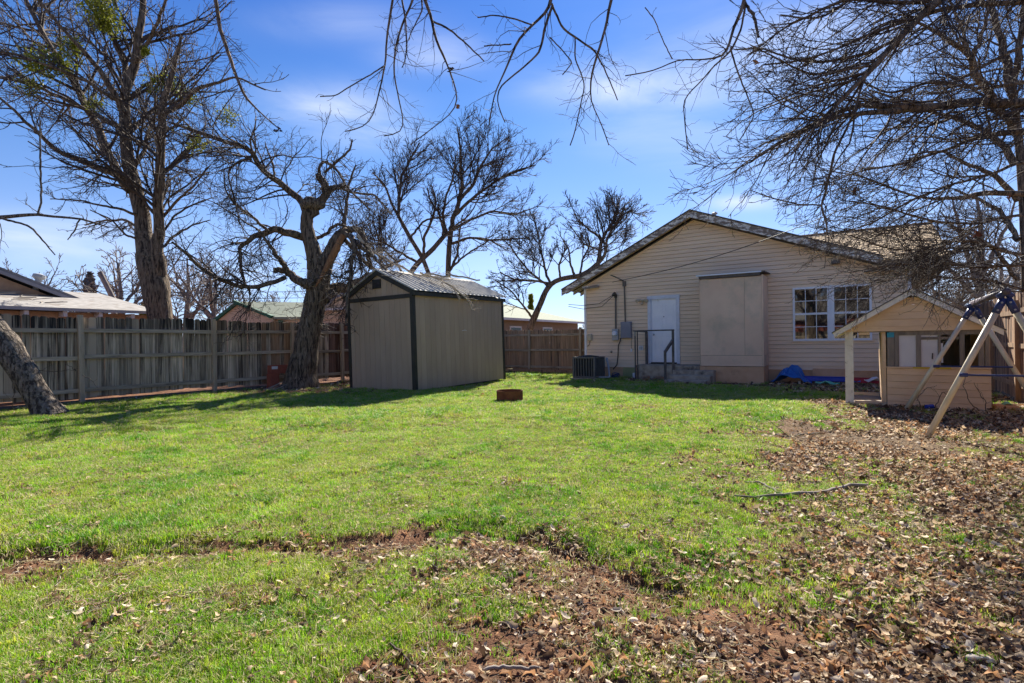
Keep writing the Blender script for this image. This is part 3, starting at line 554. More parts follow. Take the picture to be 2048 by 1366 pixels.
# ---- paired window
def window(x0, x1, z0, z1):
    fr = MB(); t = .055; y0, y1 = HY-.045, HY+.03
    fr.box((x0, y0, z0), (x0+t, y1, z1)); fr.box((x1-t, y0, z0), (x1, y1, z1)); fr.box((x0+t, y0, z0), (x1-t, y1, z0+t)); fr.box((x0+t, y0, z1-t), (x1-t, y1, z1))
    wn_ = fr.build('window', 'white', house); zm = (z0+z1)/2
    MB().box((x0+t, y0+.008, zm-.028), (x1-t, y1-.01, zm+.028)).build('meeting_rail', 'white', wn_)
    for (a, b, yo) in ((z0+t, zm-.028, .022), (zm+.028, z1-t, .012)):
        nx = 3; wx = (x1-x0-2*t)/3; wz = (b-a)/2
        for i in range(3):
            for j in range(2):
                pa, pb = x0+t+i*wx, a+j*wz; r_ = random.Random(i*7+j+int(x0*10)+int(a*10)); tl = r_.uniform(-.0012, .0012); t2 = r_.uniform(-.0012, .0012)
                m = MB(); m.hexa([(pa, y0+yo+.01, pb), (pa+wx, y0+yo+.01+tl, pb), (pa+wx, y0+yo+.016, pb), (pa, y0+yo+.016, pb), (pa, y0+yo+.01+t2, pb+wz), (pa+wx, y0+yo+.01+tl+t2, pb+wz), (pa+wx, y0+yo+.016+abs(t2), pb+wz), (pa, y0+yo+.016+abs(t2), pb+wz)]); m.build('pane', 'glass', wn_)
        for i in (1, 2): MB().box((x0+t+i*wx-.009, y0+yo, a), (x0+t+i*wx+.009, y0+yo+.012, b)).build('muntin', 'white', wn_)
        MB().box((x0+t, y0+yo-.001, a+wz-.009), (x1-t, y0+yo+.013, a+wz+.009)).build('muntin', 'white', wn_)
window(-1.59, -.68, 1.25, 2.77); window(-.62, .30, 1.25, 2.77)
MB().box((-.68, HY-.052, 1.24), (-.62, HY+.02, 2.78)).build('window_mullion', 'white', house)
MB().box((-1.64, HY-.06, 1.215), (.35, HY-.0, 1.248)).build('window_sill', 'siding', house)
# dark room behind the panes
MB().box((-2.0, HY+.9, .5), (.7, HY+.95, 3.1)).build('room_wall', 'found', house)
# ---- things fixed to the wall
t = thing('electric_meter', 'round glass electric meter left of the grey breaker box on the siding', 'electric meter', (-6.98, HY-.02, 1.5))
MB().box((-7.08, HY-.13, 1.33), (-6.86, HY-.022, 1.72)).build('meter_box', 'lightgrey', t, bevel=.01)
MB().tube([(-6.97, HY-.131, 1.56), (-6.97, HY-.19, 1.56), (-6.97, HY-.21, 1.56)], [.085, .085, .06], 14).build('meter_glass', 'white', t, smooth=False)
MB().tube([(-6.96, HY-.07, 1.72), (-6.95, HY-.07, 2.78)], .028, 8).build('conduit', 'pipe', t)
MB().tube([(-6.95, HY-.07, 2.78), (-6.95, HY-.07, 2.86), (-6.96, HY-.14, 2.92), (-6.99, HY-.2, 2.86)], [.045, .055, .06, .05], 8).build('weatherhead', 'dkmetal', t, smooth=True)
t = thing('breaker_box', 'grey rectangular breaker box on the wall with a conduit running up to the eave', 'breaker box', (-6.55, HY-.02, 1.45))
b_ = MB().box((-6.76, HY-.14, 1.40), (-6.40, HY-.022, 1.95)).build('box_body', 'greybox', t, bevel=.008); MB().box((-6.745, HY-.152, 1.415), (-6.415, HY-.1405, 1.935)).build('box_cover', 'greybox', t)
MB().tube([(-6.62, HY-.06, 1.95), (-6.64, HY-.06, 3.15)], .024, 8).build('conduit', 'pipe', t)
MB().box((-6.69, HY-.1, 3.15), (-6.59, HY-.02, 3.32)).build('junction_box', 'pipe', t); MB().tube([(-6.64, HY-.08, 3.32), (-6.9, HY-.25, 3.48), (-6.98, HY-.4, 3.52)], .02, 6).build('conduit', 'pipe', t)
MB().tube([(-6.42, HY-.04, 1.40), (-6.42, HY-.04, 1.02)], .006, 6).build('ground_wire', 'pipe', t); MB().box((-6.45, HY-.06, .94), (-6.40, HY-.022, 1.04)).build('wire_cap', 'white', t)
def cable(name, pts, r, label, cat, mat='wire', group=None):
    o = MB().tube(pts, r, 6).build(name, mat, None, label, cat, group, smooth=True); return o
cable('cable', [(-6.78, HY-.08, 1.40), (-6.80, HY-.09, 1.30), (-6.88, HY-.06, 1.15), (-6.9, HY-.05, .8), (-6.93, HY-.08, .5), (-7.02, HY-.2, .35)], .017, 'thick black cable hanging from the breaker box down to the ground', 'cable')
cable('cable', [(-8.6, HY-.35, 2.62), (-8.1, HY-.2, 2.56), (-7.5, HY-.2, 2.6), (-7.0, HY-.2, 2.86)], .009, 'black service wires looping from the left house corner to the weatherhead', 'cable')
cable('cable', [(-8.6, HY-.35, 2.55), (-8.1, HY-.2, 2.44), (-7.4, HY-.2, 2.5), (-6.98, HY-.2, 2.84)], .009, 'lowest black wire sagging under the service wires near the weatherhead', 'cable')
p1, p0 = W(1720, 405, 13.2), np.array([-6.98, HY-.25, 3.30]); pp = [p0+(p1-p0)*k/12+np.array([0, 0, -.22*math.sin(math.pi*k/12)]) for k in range(13)]
cable('overhead_cable', [tuple(q) for q in pp], .010, 'thin black cable crossing the gable up to the right beneath the tree', 'cable')
t = thing('security_light', 'double floodlight fixture on the siding left of the white back door', 'security light', (-6.0, HY-.02, 2.6))
MB().tube([(-6.0, HY-.02, 2.62), (-6.0, HY-.05, 2.62)], .05, 10).build('mount_plate', 'tanplastic', t)
for sx in (-1, 1): MB().tube([(-6.0, HY-.05, 2.62), (-6.0+sx*.07, HY-.10, 2.66), (-6.0+sx*.12, HY-.14, 2.64), (-6.0+sx*.17, HY-.19, 2.61)], [.018, .025, .05, .06], 10).build('lamp_head', 'tanplastic', t)
MB().tube([(-6.0, HY-.06, 2.60), (-6.01, HY-.12, 2.53), (-6.01, HY-.14, 2.50)], [.018, .035, .03], 8).build('motion_sensor', 'tanplastic', t)
t = thing('wall_box', 'small tan utility box low on the siding beside the white corner board', 'utility box', (-7.9, HY, 1.35)); MB().box((-8.01, HY-.1, 1.33), (-7.85, HY-.022, 1.56)).build('box_body', 'tanplastic', t, bevel=.015); MB().tube([(-7.93, HY-.05, 1.33), (-7.95, HY-.05, 1.2), (-8.05, HY-.04, 1.13)], .01, 6).build('wire', 'pipe', t)
t = thing('outlet_cover', 'pale square outlet cover on the siding behind the porch railing', 'outlet cover', (-6.1, HY, 1.1)); MB().box((-6.17, HY-.05, .99), (-6.02, HY-.022, 1.14)).build('cover', 'white', t); MB().box((-6.15, HY-.056, 1.01), (-6.10, HY-.051, 1.12)).box((-6.09, HY-.056, 1.01), (-6.04, HY-.051, 1.12)).build('flap', 'lightgrey', t)
t = thing('wall_vent', 'small round tan vent cap on the siding above the condenser', 'vent cap', (-7.15, HY, .95)); MB().tube([(-7.15, HY-.02, .95), (-7.15, HY-.07, .95)], .04, 10).build('cap', 'tanplastic', t); MB().tube([(-7.13, HY-.07, .93), (-7.12, HY-.08, .92)], .02, 8).build('plug', 'dkmetal', t)
o = MB().tube([(-7.14, 16.95, .74), (-7.0, 16.75, .48), (-6.86, 16.5, .13)], .032, 8).tube([(-6.86, 16.5, .13), (-7.4, 16.2, .12)], .03, 8).build('drain_pipe', 'lightgrey', None, 'white plastic pipe leaning from the wall down to the ground beside the condenser', 'pipe')
m = MB()
for k in range(4): a = [(-6.8+.13*math.cos(q/8*6.28)+.02*k, 16.75+.1*math.sin(q/8*6.28), .12+.025*k+.08*math.sin(q/8*6.28+k)) for q in range(9)]; m.tube(a, .012, 5)
m.build('hose', 'blue', None, 'dark blue hose coiled on the ground behind the leaning pipe', 'hose')
MB().box((-6.72, HY-.07, .10), (-6.0, HY-.01, .41)).build('foundation_patch', 'ywire', house)
MB().box((-6.35, HY-.16, .02), (-5.98, HY-.08, .24)).build('foam_block', 'white', None, 'white block lying at the foot of the wall left of the porch', 'block')
# condenser
t = thing('air_conditioner', 'grey louvred air conditioner condenser on a slab beside the left house corner', 'air conditioner', (-7.55, 16.4, G0))
ax, ay, s_ = -7.55, 16.4, .37; az = gh(ax, ay)
MB().box((ax-.47, ay-.47, az-.08), (ax+.47, ay+.47, az+.05)).build('pad', 'conc', t, bevel=.01)
MB().box((ax-s_+.03, ay-s_+.03, az+.05), (ax+s_-.03, ay+s_-.03, az+.72)).build('coil', 'acdark', t)
for sx in (-1, 1):
    for sy in (-1, 1): MB().box((ax+sx*s_-.035, ay+sy*s_-.035, az+.05), (ax+sx*s_+.035, ay+sy*s_+.035, az+.74)).build('corner_post', 'acmetal', t, bevel=.01)
for sd in range(4):
    for k in range(7):
        u = -s_+.035+(k+.5)*(2*s_-.07)/7-.0; w_ = .022
        if sd == 0: a, b = (ax+u-w_, ay-s_-.012, az+.09), (ax+u+w_*.2, ay-s_+.028, az+.70)
        elif sd == 1: a, b = (ax+u-w_, ay+s_-.028, az+.09), (ax+u+w_*.2, ay+s_+.012, az+.70)
        elif sd == 2: a, b = (ax+s_-.028, ay+u-w_, az+.09), (ax+s_+.012, ay+u+w_*.2, az+.70)
        else: a, b = (ax-s_-.012, ay+u-w_, az+.09), (ax-s_+.028, ay+u+w_*.2, az+.70)
        MB().box(a, b).build('louvre', 'acmetal', t)
for zz in (.06, .69): 
    m = MB(); q = s_+.03
    m.box((ax-q, ay-q, az+zz), (ax+q, ay-q+.04, az+zz+.05)); m.box((ax-q, ay+q-.04, az+zz), (ax+q, ay+q, az+zz+.05)); m.box((ax-q, ay-q+.04, az+zz), (ax-q+.04, ay+q-.04, az+zz+.05)); m.box((ax+q-.04, ay-q+.04, az+zz), (ax+q, ay+q-.04, az+zz+.05)); m.build('frame_band', 'acmetal', t)
m = MB()
for rr in np.linspace(.06, .33, 7): m.tube([(ax+rr*math.cos(q), ay+rr*math.sin(q), az+.755+.03*(1-rr/.33)) for q in np.linspace(0, 2*math.pi, 21)], .006, 4)
for q in np.linspace(0, 2*math.pi, 9)[:-1]: m.tube([(ax, ay, az+.79), (ax+.36*math.cos(q), ay+.36*math.sin(q), az+.75)], .006, 4)
m.build('fan_grille', 'dkmetal', t); MB().box((ax-s_+.03, ay-s_+.03, az+.722), (ax+s_-.03, ay+s_-.03, az+.738)).build('top_plate', 'acdark', t)
# porch
porch = thing('porch_steps', 'weathered concrete porch slab with three steps below the white back door', 'porch steps', (-4.8, 16.4, G0))
MB().box((-5.95, 16.42, -.1), (-3.98, HY-.03, .54)).build('slab', 'conc', porch, bevel=.01)
for k, (y0, zt) in enumerate(((16.13, .42), (15.82, .29), (15.5, .165))):
    MB().box((-4.70-.03*k, y0, -.1), (-3.52-.03*k, y0+.30 if k else 16.41, zt)).build('step', 'conc', porch, bevel=.012)
t = thing('porch_railing', 'dark weathered railing frame standing round the porch slab', 'railing', (-5.3, 16.4, G0))
for nm, x, y, z0, z1, w_ in (('post', -5.93, 16.36, .0, 1.60, .035), ('post', -5.86, 16.37, .02, 1.6, .03), ('post', -5.87, 17.26, .54, 1.58, .07), ('post', -4.74, 16.36, .3, 1.60, .06), ('post', -4.76, 15.62, .05, .95, .06)):
    MB().box((x-w_/2, y-w_/2, z0), (x+w_/2, y+w_/2, z1)).build(nm, 'railwood', t)
MB().bar((-5.99, 16.36, 1.62), (-4.70, 16.36, 1.62), .05, .04).build('rail', 'railwood', t); MB().bar((-5.92, 16.385, 1.615), (-5.87, 17.30, 1.60), .05, .04).build('rail', 'railwood', t)
MB().bar((-4.74, 16.31, 1.30), (-4.76, 15.58, .95), .05, .09).build('handrail', 'railwood', t)
m = MB(); rr_ = random.Random(4)
for k in range(9):
    q = rr_.uniform(0, 6.28); x, y = -5.2+rr_.uniform(-.3, .3), 16.0+rr_.uniform(-.12, .12); m.bar((x-.2*math.cos(q)*.8, y-.1*math.sin(q), gh(x, y)+.02+.012*k), (x+.2*math.cos(q)*.8, y+.1*math.sin(q), gh(x, y)+.05+.012*k), .03, .015)
m.build('wood_scraps', 'barkred', None, 'small pile of reddish wood scraps on the ground below the porch slab', 'wood scraps')

# ---------------------------------------------------------------- shed
SX0, SX1, SY0, SY1 = -11.86, -9.44, 10.12, 14.22; SZ0, SZ1, SPK = .10, 2.60, 3.27; sc_ = (SX0+SX1)/2
shed = thing('garden_shed', 'tan wooden shed with dark brown corner trim and ribbed metal roof', 'shed', (SX1, SY0, 0))
def vboards(a, b, n, axis, fixed, out, z0, ztop, name='siding_board', mat='shed', par=None, gap=.006, th=.02):
    for k in range(n):
        u0 = a+(b-a)*k/n+gap/2; u1 = a+(b-a)*(k+1)/n-gap/2; za, zb = ztop(u0), ztop(u1)
        if axis == 'x': p = [(u0, fixed, z0), (u1, fixed, z0), (u1, fixed+out*th, z0), (u0, fixed+out*th, z0), (u0, fixed, za), (u1, fixed, zb), (u1, fixed+out*th, zb), (u0, fixed+out*th, za)]
        else: p = [(fixed, u0, z0), (fixed, u1, z0), (fixed+out*th, u1, z0), (fixed+out*th, u0, z0), (fixed, u0, za), (fixed, u1, zb), (fixed+out*th, u1, zb), (fixed+out*th, u0, za)]
        MB().hexa(p).build(name, mat, par)
body = MB().box((SX0+.022, SY0+.022, SZ0+.02), (SX1-.022, SY1-.022, SZ1)).build('wall_core', 'shedtrim', shed)
gz_ = lambda x: SPK-.07-(SPK-SZ1-.02)*abs(x-sc_)/((SX1-SX0)/2)
vboards(SX0+.05, SX1-.05, 12, 'x', SY0, 1, SZ0, lambda u: 2.47, par=shed)
vboards(SY0+.05, SY1-.05, 20, 'y', SX1, -1, SZ0, lambda u: SZ1-.02, par=shed); vboards(SY0+.05, SY1-.05, 20, 'y', SX0, 1, SZ0, lambda u: SZ1-.02, par=shed); vboards(SX0+.05, SX1-.05, 12, 'x', SY1, -1, SZ0, lambda u: 2.47, par=shed)
vboards(SX0+.1, SX1-.1, 11, 'x', SY0+.004, 1, 2.56, gz_, par=shed)
MB().prism([(SX0+.03, 2.5), (SX1-.03, 2.5), (SX1-.03, 2.60), (sc_, SPK-.08), (SX0+.03, 2.60)], SY0+.028, SY1-.03).build('gable_core', 'shedtrim', shed)
for x, y in ((SX0, SY0), (SX1, SY0), (SX0, SY1), (SX1, SY1)):
    sx = 1 if x == SX1 else -1; sy = 1 if y == SY1 else -1
    MB().box((min(x+sx*.016, x-sx*.085), min(y+sy*.018, y-sy*.001), SZ0-.02), (max(x+sx*.016, x-sx*.085), max(y+sy*.018, y-sy*.001), 2.58)).box((min(x+sx*.016, x+sx*.001), min(y, y-sy*.085), SZ0-.02), (max(x+sx*.016, x+sx*.001), max(y, y-sy*.085), 2.58)).build('corner_trim', 'shedtrim', shed)
MB().box((SX0-.015, SY0-.03, 2.475), (SX1+.017, SY0-.002, 2.575)).build('gable_trim', 'shedtrim', shed)
for sgn in (-1, 1):
    xe = sc_+sgn*((SX1-SX0)/2+.09); ze = SZ1-.03
    MB().hexa([(sc_, SY0-.06, SPK-.13), (xe, SY0-.06, ze-.05), (xe, SY0-.02, ze-.05), (sc_, SY0-.02, SPK-.13), (sc_, SY0-.06, SPK-.005), (xe, SY0-.06, ze+.075), (xe, SY0-.02, ze+.075), (sc_, SY0-.02, SPK-.005)]).build('rake_trim', 'shedtrim', shed)
    MB().box((min(xe-sgn*.02, xe), SY0-.018, ze-.05), (max(xe-sgn*.02, xe), SY1+.04, ze+.05)).build('eave_trim', 'shedtrim', shed)
    np_ = 5; L_ = (SY1-SY0+.12)
    for k in range(np_):
        y0 = SY0-.07+L_*k/np_; y1 = SY0-.07+L_*(k+1)/np_; MB().hexa([(sc_, y0, SPK), (xe+sgn*.03, y0, ze+.075), (xe+sgn*.03, y1+.01, ze+.075), (sc_, y1+.01, SPK), (sc_, y0, SPK+.008), (xe+sgn*.03, y0, ze+.083), (xe+sgn*.03, y1+.01, ze+.083), (sc_, y1+.01, SPK+.008)]).build('roof_panel', 'shedroof', shed)
    for k in range(23):
        y = SY0-.06+(L_-.04)*k/22; w_ = .022; MB().hexa([(sc_, y-w_, SPK+.008), (xe+sgn*.032, y-w_, ze+.083), (xe+sgn*.032, y+w_, ze+.083), (sc_, y+w_, SPK+.008), (sc_, y-w_*.6, SPK+.045), (xe+sgn*.032, y-w_*.6, ze+.12), (xe+sgn*.032, y+w_*.6, ze+.12), (sc_, y+w_*.6, SPK+.045)]).build('roof_rib', 'shedroof', shed)
m = MB(); m.hexa([(sc_-.13, SY0-.075, SPK-.03), (sc_, SY0-.075, SPK+.042), (sc_, SY1+.055, SPK+.042), (sc_-.13, SY1+.055, SPK-.03), (sc_-.13, SY0-.075, SPK-.022), (sc_, SY0-.075, SPK+.05), (sc_, SY1+.055, SPK+.05), (sc_-.13, SY1+.055, SPK-.022)]); m.hexa([(sc_+.001, SY0-.075, SPK+.042), (sc_+.13, SY0-.075, SPK-.03), (sc_+.13, SY1+.055, SPK-.03), (sc_+.001, SY1+.055, SPK+.042), (sc_+.001, SY0-.075, SPK+.05), (sc_+.13, SY0-.075, SPK-.022), (sc_+.13, SY1+.055, SPK-.022), (sc_+.001, SY1+.055, SPK+.05)]); m.build('ridge_cap', 'shedroof', shed)
vt = MB().box((sc_-.19, SY0-.03, 2.79), (sc_+.11, SY0-.002, 3.03)).build('gable_vent', 'shedtrim', shed)
for k in range(5): MB().hexa([(sc_-.17, SY0-.045, 2.815+k*.04), (sc_+.09, SY0-.045, 2.815+k*.04), (sc_+.09, SY0-.031, 2.84+k*.04), (sc_-.17, SY0-.031, 2.84+k*.04), (sc_-.17, SY0-.043, 2.822+k*.04), (sc_+.09, SY0-.043, 2.822+k*.04), (sc_+.09, SY0-.031, 2.846+k*.04), (sc_-.17, SY0-.031, 2.846+k*.04)]).build('vent_slat', 'dkmetal', vt)
for x in (SX0+.3, sc_, SX1-.3): MB().box((x-.06, SY0+.05, -.05), (x+.06, SY1-.05, SZ0+.02)).build('skid', 'shedtrim', shed)
MB().box((SX0+.06, SY0-.004, SZ0-.035), (SX1-.06, SY0+.02, SZ0-.004)).build('floor_edge', 'panel', shed)
shed.rotation_euler = (math.radians(.9), math.radians(-.8), 0)
m = MB(); m.tube([(-9.435, 12.1, 1.62), (-9.415, 12.2, 1.64), (-9.42, 12.28, 1.62)], .006, 5).build('shed_latch', 'white', shed)

# ---------------------------------------------------------------- fences
def picket_mesh(w, h, seed, mat, th=.018):
    r = random.Random(seed); c = w*.22; dx = r.uniform(-.004, .004)
    poly = [(0, 0), (w, 0), (w+dx, h-c), (w-c*1.0+dx, h), (c+dx, h+r.uniform(-.006, .006)), (dx, h-c)]
    m = MB(); m.prism(poly, 0, th); me = bpy.data.meshes.new('picket'); me.from_pydata(m.v, [], m.f); me.materials.append(M[mat]); me.update(); return me
def fence(name, label, A, B, side, posts, H=1.78, base=.12, w=.14, rails=(1.60, 1.0, .27), mats=('fence', 'fencerail', 'fencepost'), posth=1.9, extra=None, zoff=0, skip=None):
    """side +1: rails and posts stand to the left of A->B"""
    A, B = np.array(A, float), np.array(B, float); L = np.linalg.norm(B-A); d = (B-A)/L; nrm_ = np.array([-d[1], d[0]])*side; a = math.atan2(d[1], d[0])
    t = thing(name, label, 'fence', (A[0], A[1], 0)); ms = {}
    r = random.Random(hash(label) % 1000 if False else int(L*100)); u = 0; k = 0
    while u < L-.02:
        ww = w*r.choice((.96, 1, 1.03)); mt = mats[0]
        if extra and extra(u): mt = extra(u)
        key = (round(ww, 4), k % 5, mt)
        if key not in ms: ms[key] = picket_mesh(ww, H, k % 5, mt)
        p = A+d*u; off = -nrm_*(.018+r.uniform(0, .004)) if side > 0 else nrm_*(.0+r.uniform(0, .004))
        p = A+d*u + (-nrm_*.001); z = gh(*p)+base+zoff+r.uniform(-.02, .02)+.014*math.sin(u*1.3)
        if not (skip and skip(u)):
            q = link('picket', ms[key], t, (p[0]-A[0], p[1]-A[1], z), (r.uniform(-.008, .008), r.uniform(-.006, .006), a))
        u += ww+r.uniform(.001, .006); k += 1
    rn = nrm_
    inner = rn*(.0215 if side < 0 else .001) if False else None
    for i in range(len(posts)-1):
        pa, pb = posts[i], posts[i+1]
        for z in rails:
            o1 = A+d*(pa+.02)+rn*SIDEOFF[side]; o2 = A+d*(pb-.02)+rn*SIDEOFF[side]; sag = r.uniform(-.02, .02)
            MB().bar((*o1, gh(*o1)+z+r.uniform(-.015, .015)), (*o2, gh(*o2)+z+sag), .038, .088).build('rail', mats[1], t)
    for pa in posts:
        o1 = A+d*pa+rn*(SIDEOFF[side]+.03); x, y = o1; hh = posth+r.uniform(-.03, .03)
        e = .045; lean = r.uniform(-.012, .012)
        dd = np.array([*d, 0])*e; nn_ = np.array([*rn, 0])*e; q = np.array([x, y, 0]); tl = np.array([d[0]*lean*2, d[1]*lean*2, 0])
        b = [q-dd-nn_, q+dd-nn_, q+dd+nn_, q-dd+nn_]; g_0 = gh(x, y)
        MB().hexa([tuple(v+[0, 0, g_0-.1]) for v in b]+[tuple(v+tl+[0, 0, g_0+hh]) for v in b]).build('post', mats[2], t)
    return t
SIDEOFF = {1: .021, -1: .04}
def xf(u):
    y = 1+u
    if y > 11.3: return 'fencered'
    if 9.0 < y < 10.2 and int(u*7) % 3: return 'fencebrown'
fl = fence('wood_fence', 'weathered grey board fence with posts and rails facing the yard, along the left', (-14.4, 1.0), (-14.4, 19.75), -1, [.1, 1.6, 3.81, 6.70, 9.02, 10.9, 13.3, 15.8, 18.6], extra=xf)
MB().box((-14.37, 1, .0), (-14.34, 9.9, .15)).build('kick_board', 'railwood', fl)
fb = fence('wood_fence', 'short brown board fence closing the gap between shed and house', (-14.3, 19.8), (-7.9, 19.8), -1, [.3, 2.45, 4.85, 6.3], mats=('fencebrown', 'fencerail', 'fencepost'), H=1.7, base=.04, rails=(1.52, .88, .18), posth=1.78)
fr_ = fence('wood_fence', 'tall stained board fence along the right behind the playhouse', (2.58, 4.0), (2.58, 24.0), 1, [.2, 2.6, 5.0, 7.4, 9.8, 12.2, 14.6, 17, 19.5], mats=('fenceright', 'fencebrown', 'fencebrown'), H=2.05, base=.02, rails=(1.7, 1.05, .3), w=.12)
fn = fence('wood_fence', 'grey board fence leaf seen past the white corner board of the house', (-8.6, 21.6), (-8.02, 18.3), 1, [.1, 3.2], H=1.95, rails=(1.7, 1.0, .3))
fk = fence('wood_fence', 'grey board fence behind the viewer at the far end of the lawn', (-14.4, -6.0), (2.5, -6.0), 1, [.2, 2.8, 5.4, 8, 10.6, 13.2, 16.5])

# ---------------------------------------------------------------- playhouse
PX0, PX1, PY0, PY1 = -.19, 1.81, 11.65, 13.4; pg = gh(.8, 11.7)-.01; RX0 = .35
ph = thing('playhouse', 'pink tan wooden playhouse with peeling gable fascia and an open porch bay', 'playhouse', (.8, 11.65, pg))
BZ0, BZ1 = 1.42, 1.50
MB().box((PX0-.03, PY0-.0, pg-.05), (PX0+.10, PY0+.09, BZ0-.002)).build('porch_post', 'playpeel', ph)
MB().box((PX0-.03, PY0+.095, pg-.02), (PX0+.05, PY1, pg+.06)).build('porch_sill', 'play', ph)
MB().box((PX0+.11, PY0+.01, pg-.02), (RX0, PY0+.05, pg+.08)).build('porch_board', 'play', ph); MB().box((PX0+.06, PY1-.06, pg-.02), (RX0, PY1, pg+.09)).build('porch_board', 'play', ph)
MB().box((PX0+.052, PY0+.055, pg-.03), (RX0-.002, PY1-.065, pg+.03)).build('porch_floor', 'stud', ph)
MB().box((PX0-.01, PY1-.08, pg), (PX0+.07, PY1, BZ0)).build('porch_post', 'playpeel', ph)
MB().box((PX0-.03, PY0-.012, BZ0), (PX1+.02, PY0+.03, BZ1)).build('front_beam', 'play', ph)
# gable boards
PPK = 2.15; pcx = .78
def prz(x): return PPK-.62*abs(x-pcx)
z = BZ1+.003
while z < 2.0:
    z1 = min(z+.125, 2.03); f = lambda zz: (PPK-.10-zz)/.62
    a0, a1 = min(f(z), 1.0), min(f(z1), 1.0)
    if a1 < .02: a1 = .02
    MB().hexa([(pcx-a0, PY0-.016, z), (pcx+a0, PY0-.016, z), (pcx+a0, PY0+.02, z), (pcx-a0, PY0+.02, z), (pcx-a1, PY0-.006, z1-.003), (pcx+a1, PY0-.006, z1-.003), (pcx+a1, PY0+.02, z1-.003), (pcx-a1, PY0+.02, z1-.003)]).build('gable_board', 'play', ph); z = z1
for sg in (-1, 1):
    xe = pcx+sg*1.17; ze = prz(xe)
    for j, (t0, t1, yy) in enumerate(((.012, .105, PY0-.15), )):
        MB().hexa([(pcx+sg*.002, yy, PPK-t1), (xe, yy, ze-t1), (xe, yy+.03, ze-t1), (pcx+sg*.002, yy+.03, PPK-t1), (pcx+sg*.002, yy, PPK-t0), (xe, yy, ze-t0), (xe, yy+.03, ze-t0), (pcx+sg*.002, yy+.03, PPK-t0)]).build('rake_board', 'playpeel', ph)
    for k in range(7):       # sarking boards under the felt, ends showing below
        xa = pcx+sg*(.02+k*.168); xb = pcx+sg*(.02+k*.168+.160); MB().hexa([(xa, PY0-.118+.01*(k % 2), prz(xa)-.03), (xb, PY0-.118+.01*(k % 2), prz(xb)-.03), (xb, PY1+.12, prz(xb)-.03), (xa, PY1+.12, prz(xa)-.03), (xa, PY0-.118+.01*(k % 2), prz(xa)-.012), (xb, PY0-.118+.01*(k % 2), prz(xb)-.012), (xb, PY1+.12, prz(xb)-.012), (xa, PY1+.12, prz(xa)-.012)]).build('roof_board', 'playpeel', ph)
    MB().hexa([(pcx, PY0-.165, PPK-.008), (xe+sg*.03, PY0-.165, prz(xe+sg*.03)-.008), (xe+sg*.03, PY1+.13, prz(xe+sg*.03)-.008), (pcx, PY1+.13, PPK-.008), (pcx, PY0-.165, PPK+.01), (xe+sg*.03, PY0-.165, prz(xe+sg*.03)+.01), (xe+sg*.03, PY1+.13, prz(xe+sg*.03)+.01), (pcx, PY1+.13, PPK+.01)]).build('roof_felt', 'roofdark', ph)
    for yy in (PY0+.35, PY0+.85, PY0+1.35): MB().hexa([(pcx, yy, PPK-.12), (xe-sg*.03, yy, ze-.10), (xe-sg*.03, yy+.04, ze-.10), (pcx, yy+.04, PPK-.12), (pcx, yy, PPK-.032), (xe-sg*.03, yy, ze-.032), (xe-sg*.03, yy+.04, ze-.032), (pcx, yy+.04, PPK-.032)]).build('rafter', 'playpeel', ph)
MB().box((pcx-.012, PY0-.156, PPK-.13), (pcx+.012, PY0-.151, PPK-.01)).build('peak_joint', 'playpeel', ph)
# front lower boards
nb = 6; z0 = pg-.02; z1 = .77
for k in range(nb):
    a = z0+(z1-z0)*k/nb; b = z0+(z1-z0)*(k+1)/nb; MB().hexa([(RX0+.06, PY0-.014, a), (PX1, PY0-.014, a), (PX1, PY0+.02, a), (RX0+.06, PY0+.02, a), (RX0+.06, PY0-.002, b-.004), (PX1, PY0-.002, b-.004), (PX1, PY0+.02, b-.004), (RX0+.06, PY0+.02, b-.004)]).build('wall_board', 'play', ph)
MB().box((RX0+.05, PY0-.03, .772), (PX1+.01, PY0+.07, .792)).build('window_ledge', 'play', ph); MB().box((.78, PY0-.034, .766), (1.3, PY0-.031, .79)).build('painted_strip', 'yellow', ph)
# window band: studs, header, boards
MB().box((RX0+.10, PY0+.022, 1.345), (PX1, PY0+.06, 1.418)).build('header', 'stud', ph)
for a, b, mt in ((RX0+.0, RX0+.05, 'play'), (RX0+.07, RX0+.17, 'stud'), (RX0+.175, RX0+.235, 'stud'), (.832, .90, 'stud'), (1.135, 1.17, 'stud'), (1.42, 1.485, 'stud'), (1.66, 1.73, 'stud'), (1.745, 1.80, 'stud')):
    MB().box((a, PY0+.024, .792 if a > RX0+.02 else pg), (b, PY0+.062, 1.344)).build('stud', mt, ph)
MB().box((RX0+.068, PY0+.018, 1.31), (RX0+.172, PY0+.0235, 1.40)).build('painted_patch', 'teal', ph)
for a, b in ((RX0+.24, .83), (.902, 1.13)): MB().box((a, PY0+.045, .793), (b, PY0+.055, 1.343)).build('window_board', 'whitepanel', ph)
MB().box((.905, PY0+.03, 1.265), (1.418, PY0+.044, 1.31)).build('cross_rail', 'stud', ph)
MB().box((1.172, PY0+.03, .90), (1.20, PY0+.044, 1.2)).box((1.12, PY0+.03, .868), (1.2, PY0+.044, .895)).build('inner_frame', 'whitepanel', ph)
m = MB(); m.tube([(1.055, PY0+.04, .93), (1.06, PY0+.035, 1.03)], .009, 5).build('hinge', 'dkmetal', ph)
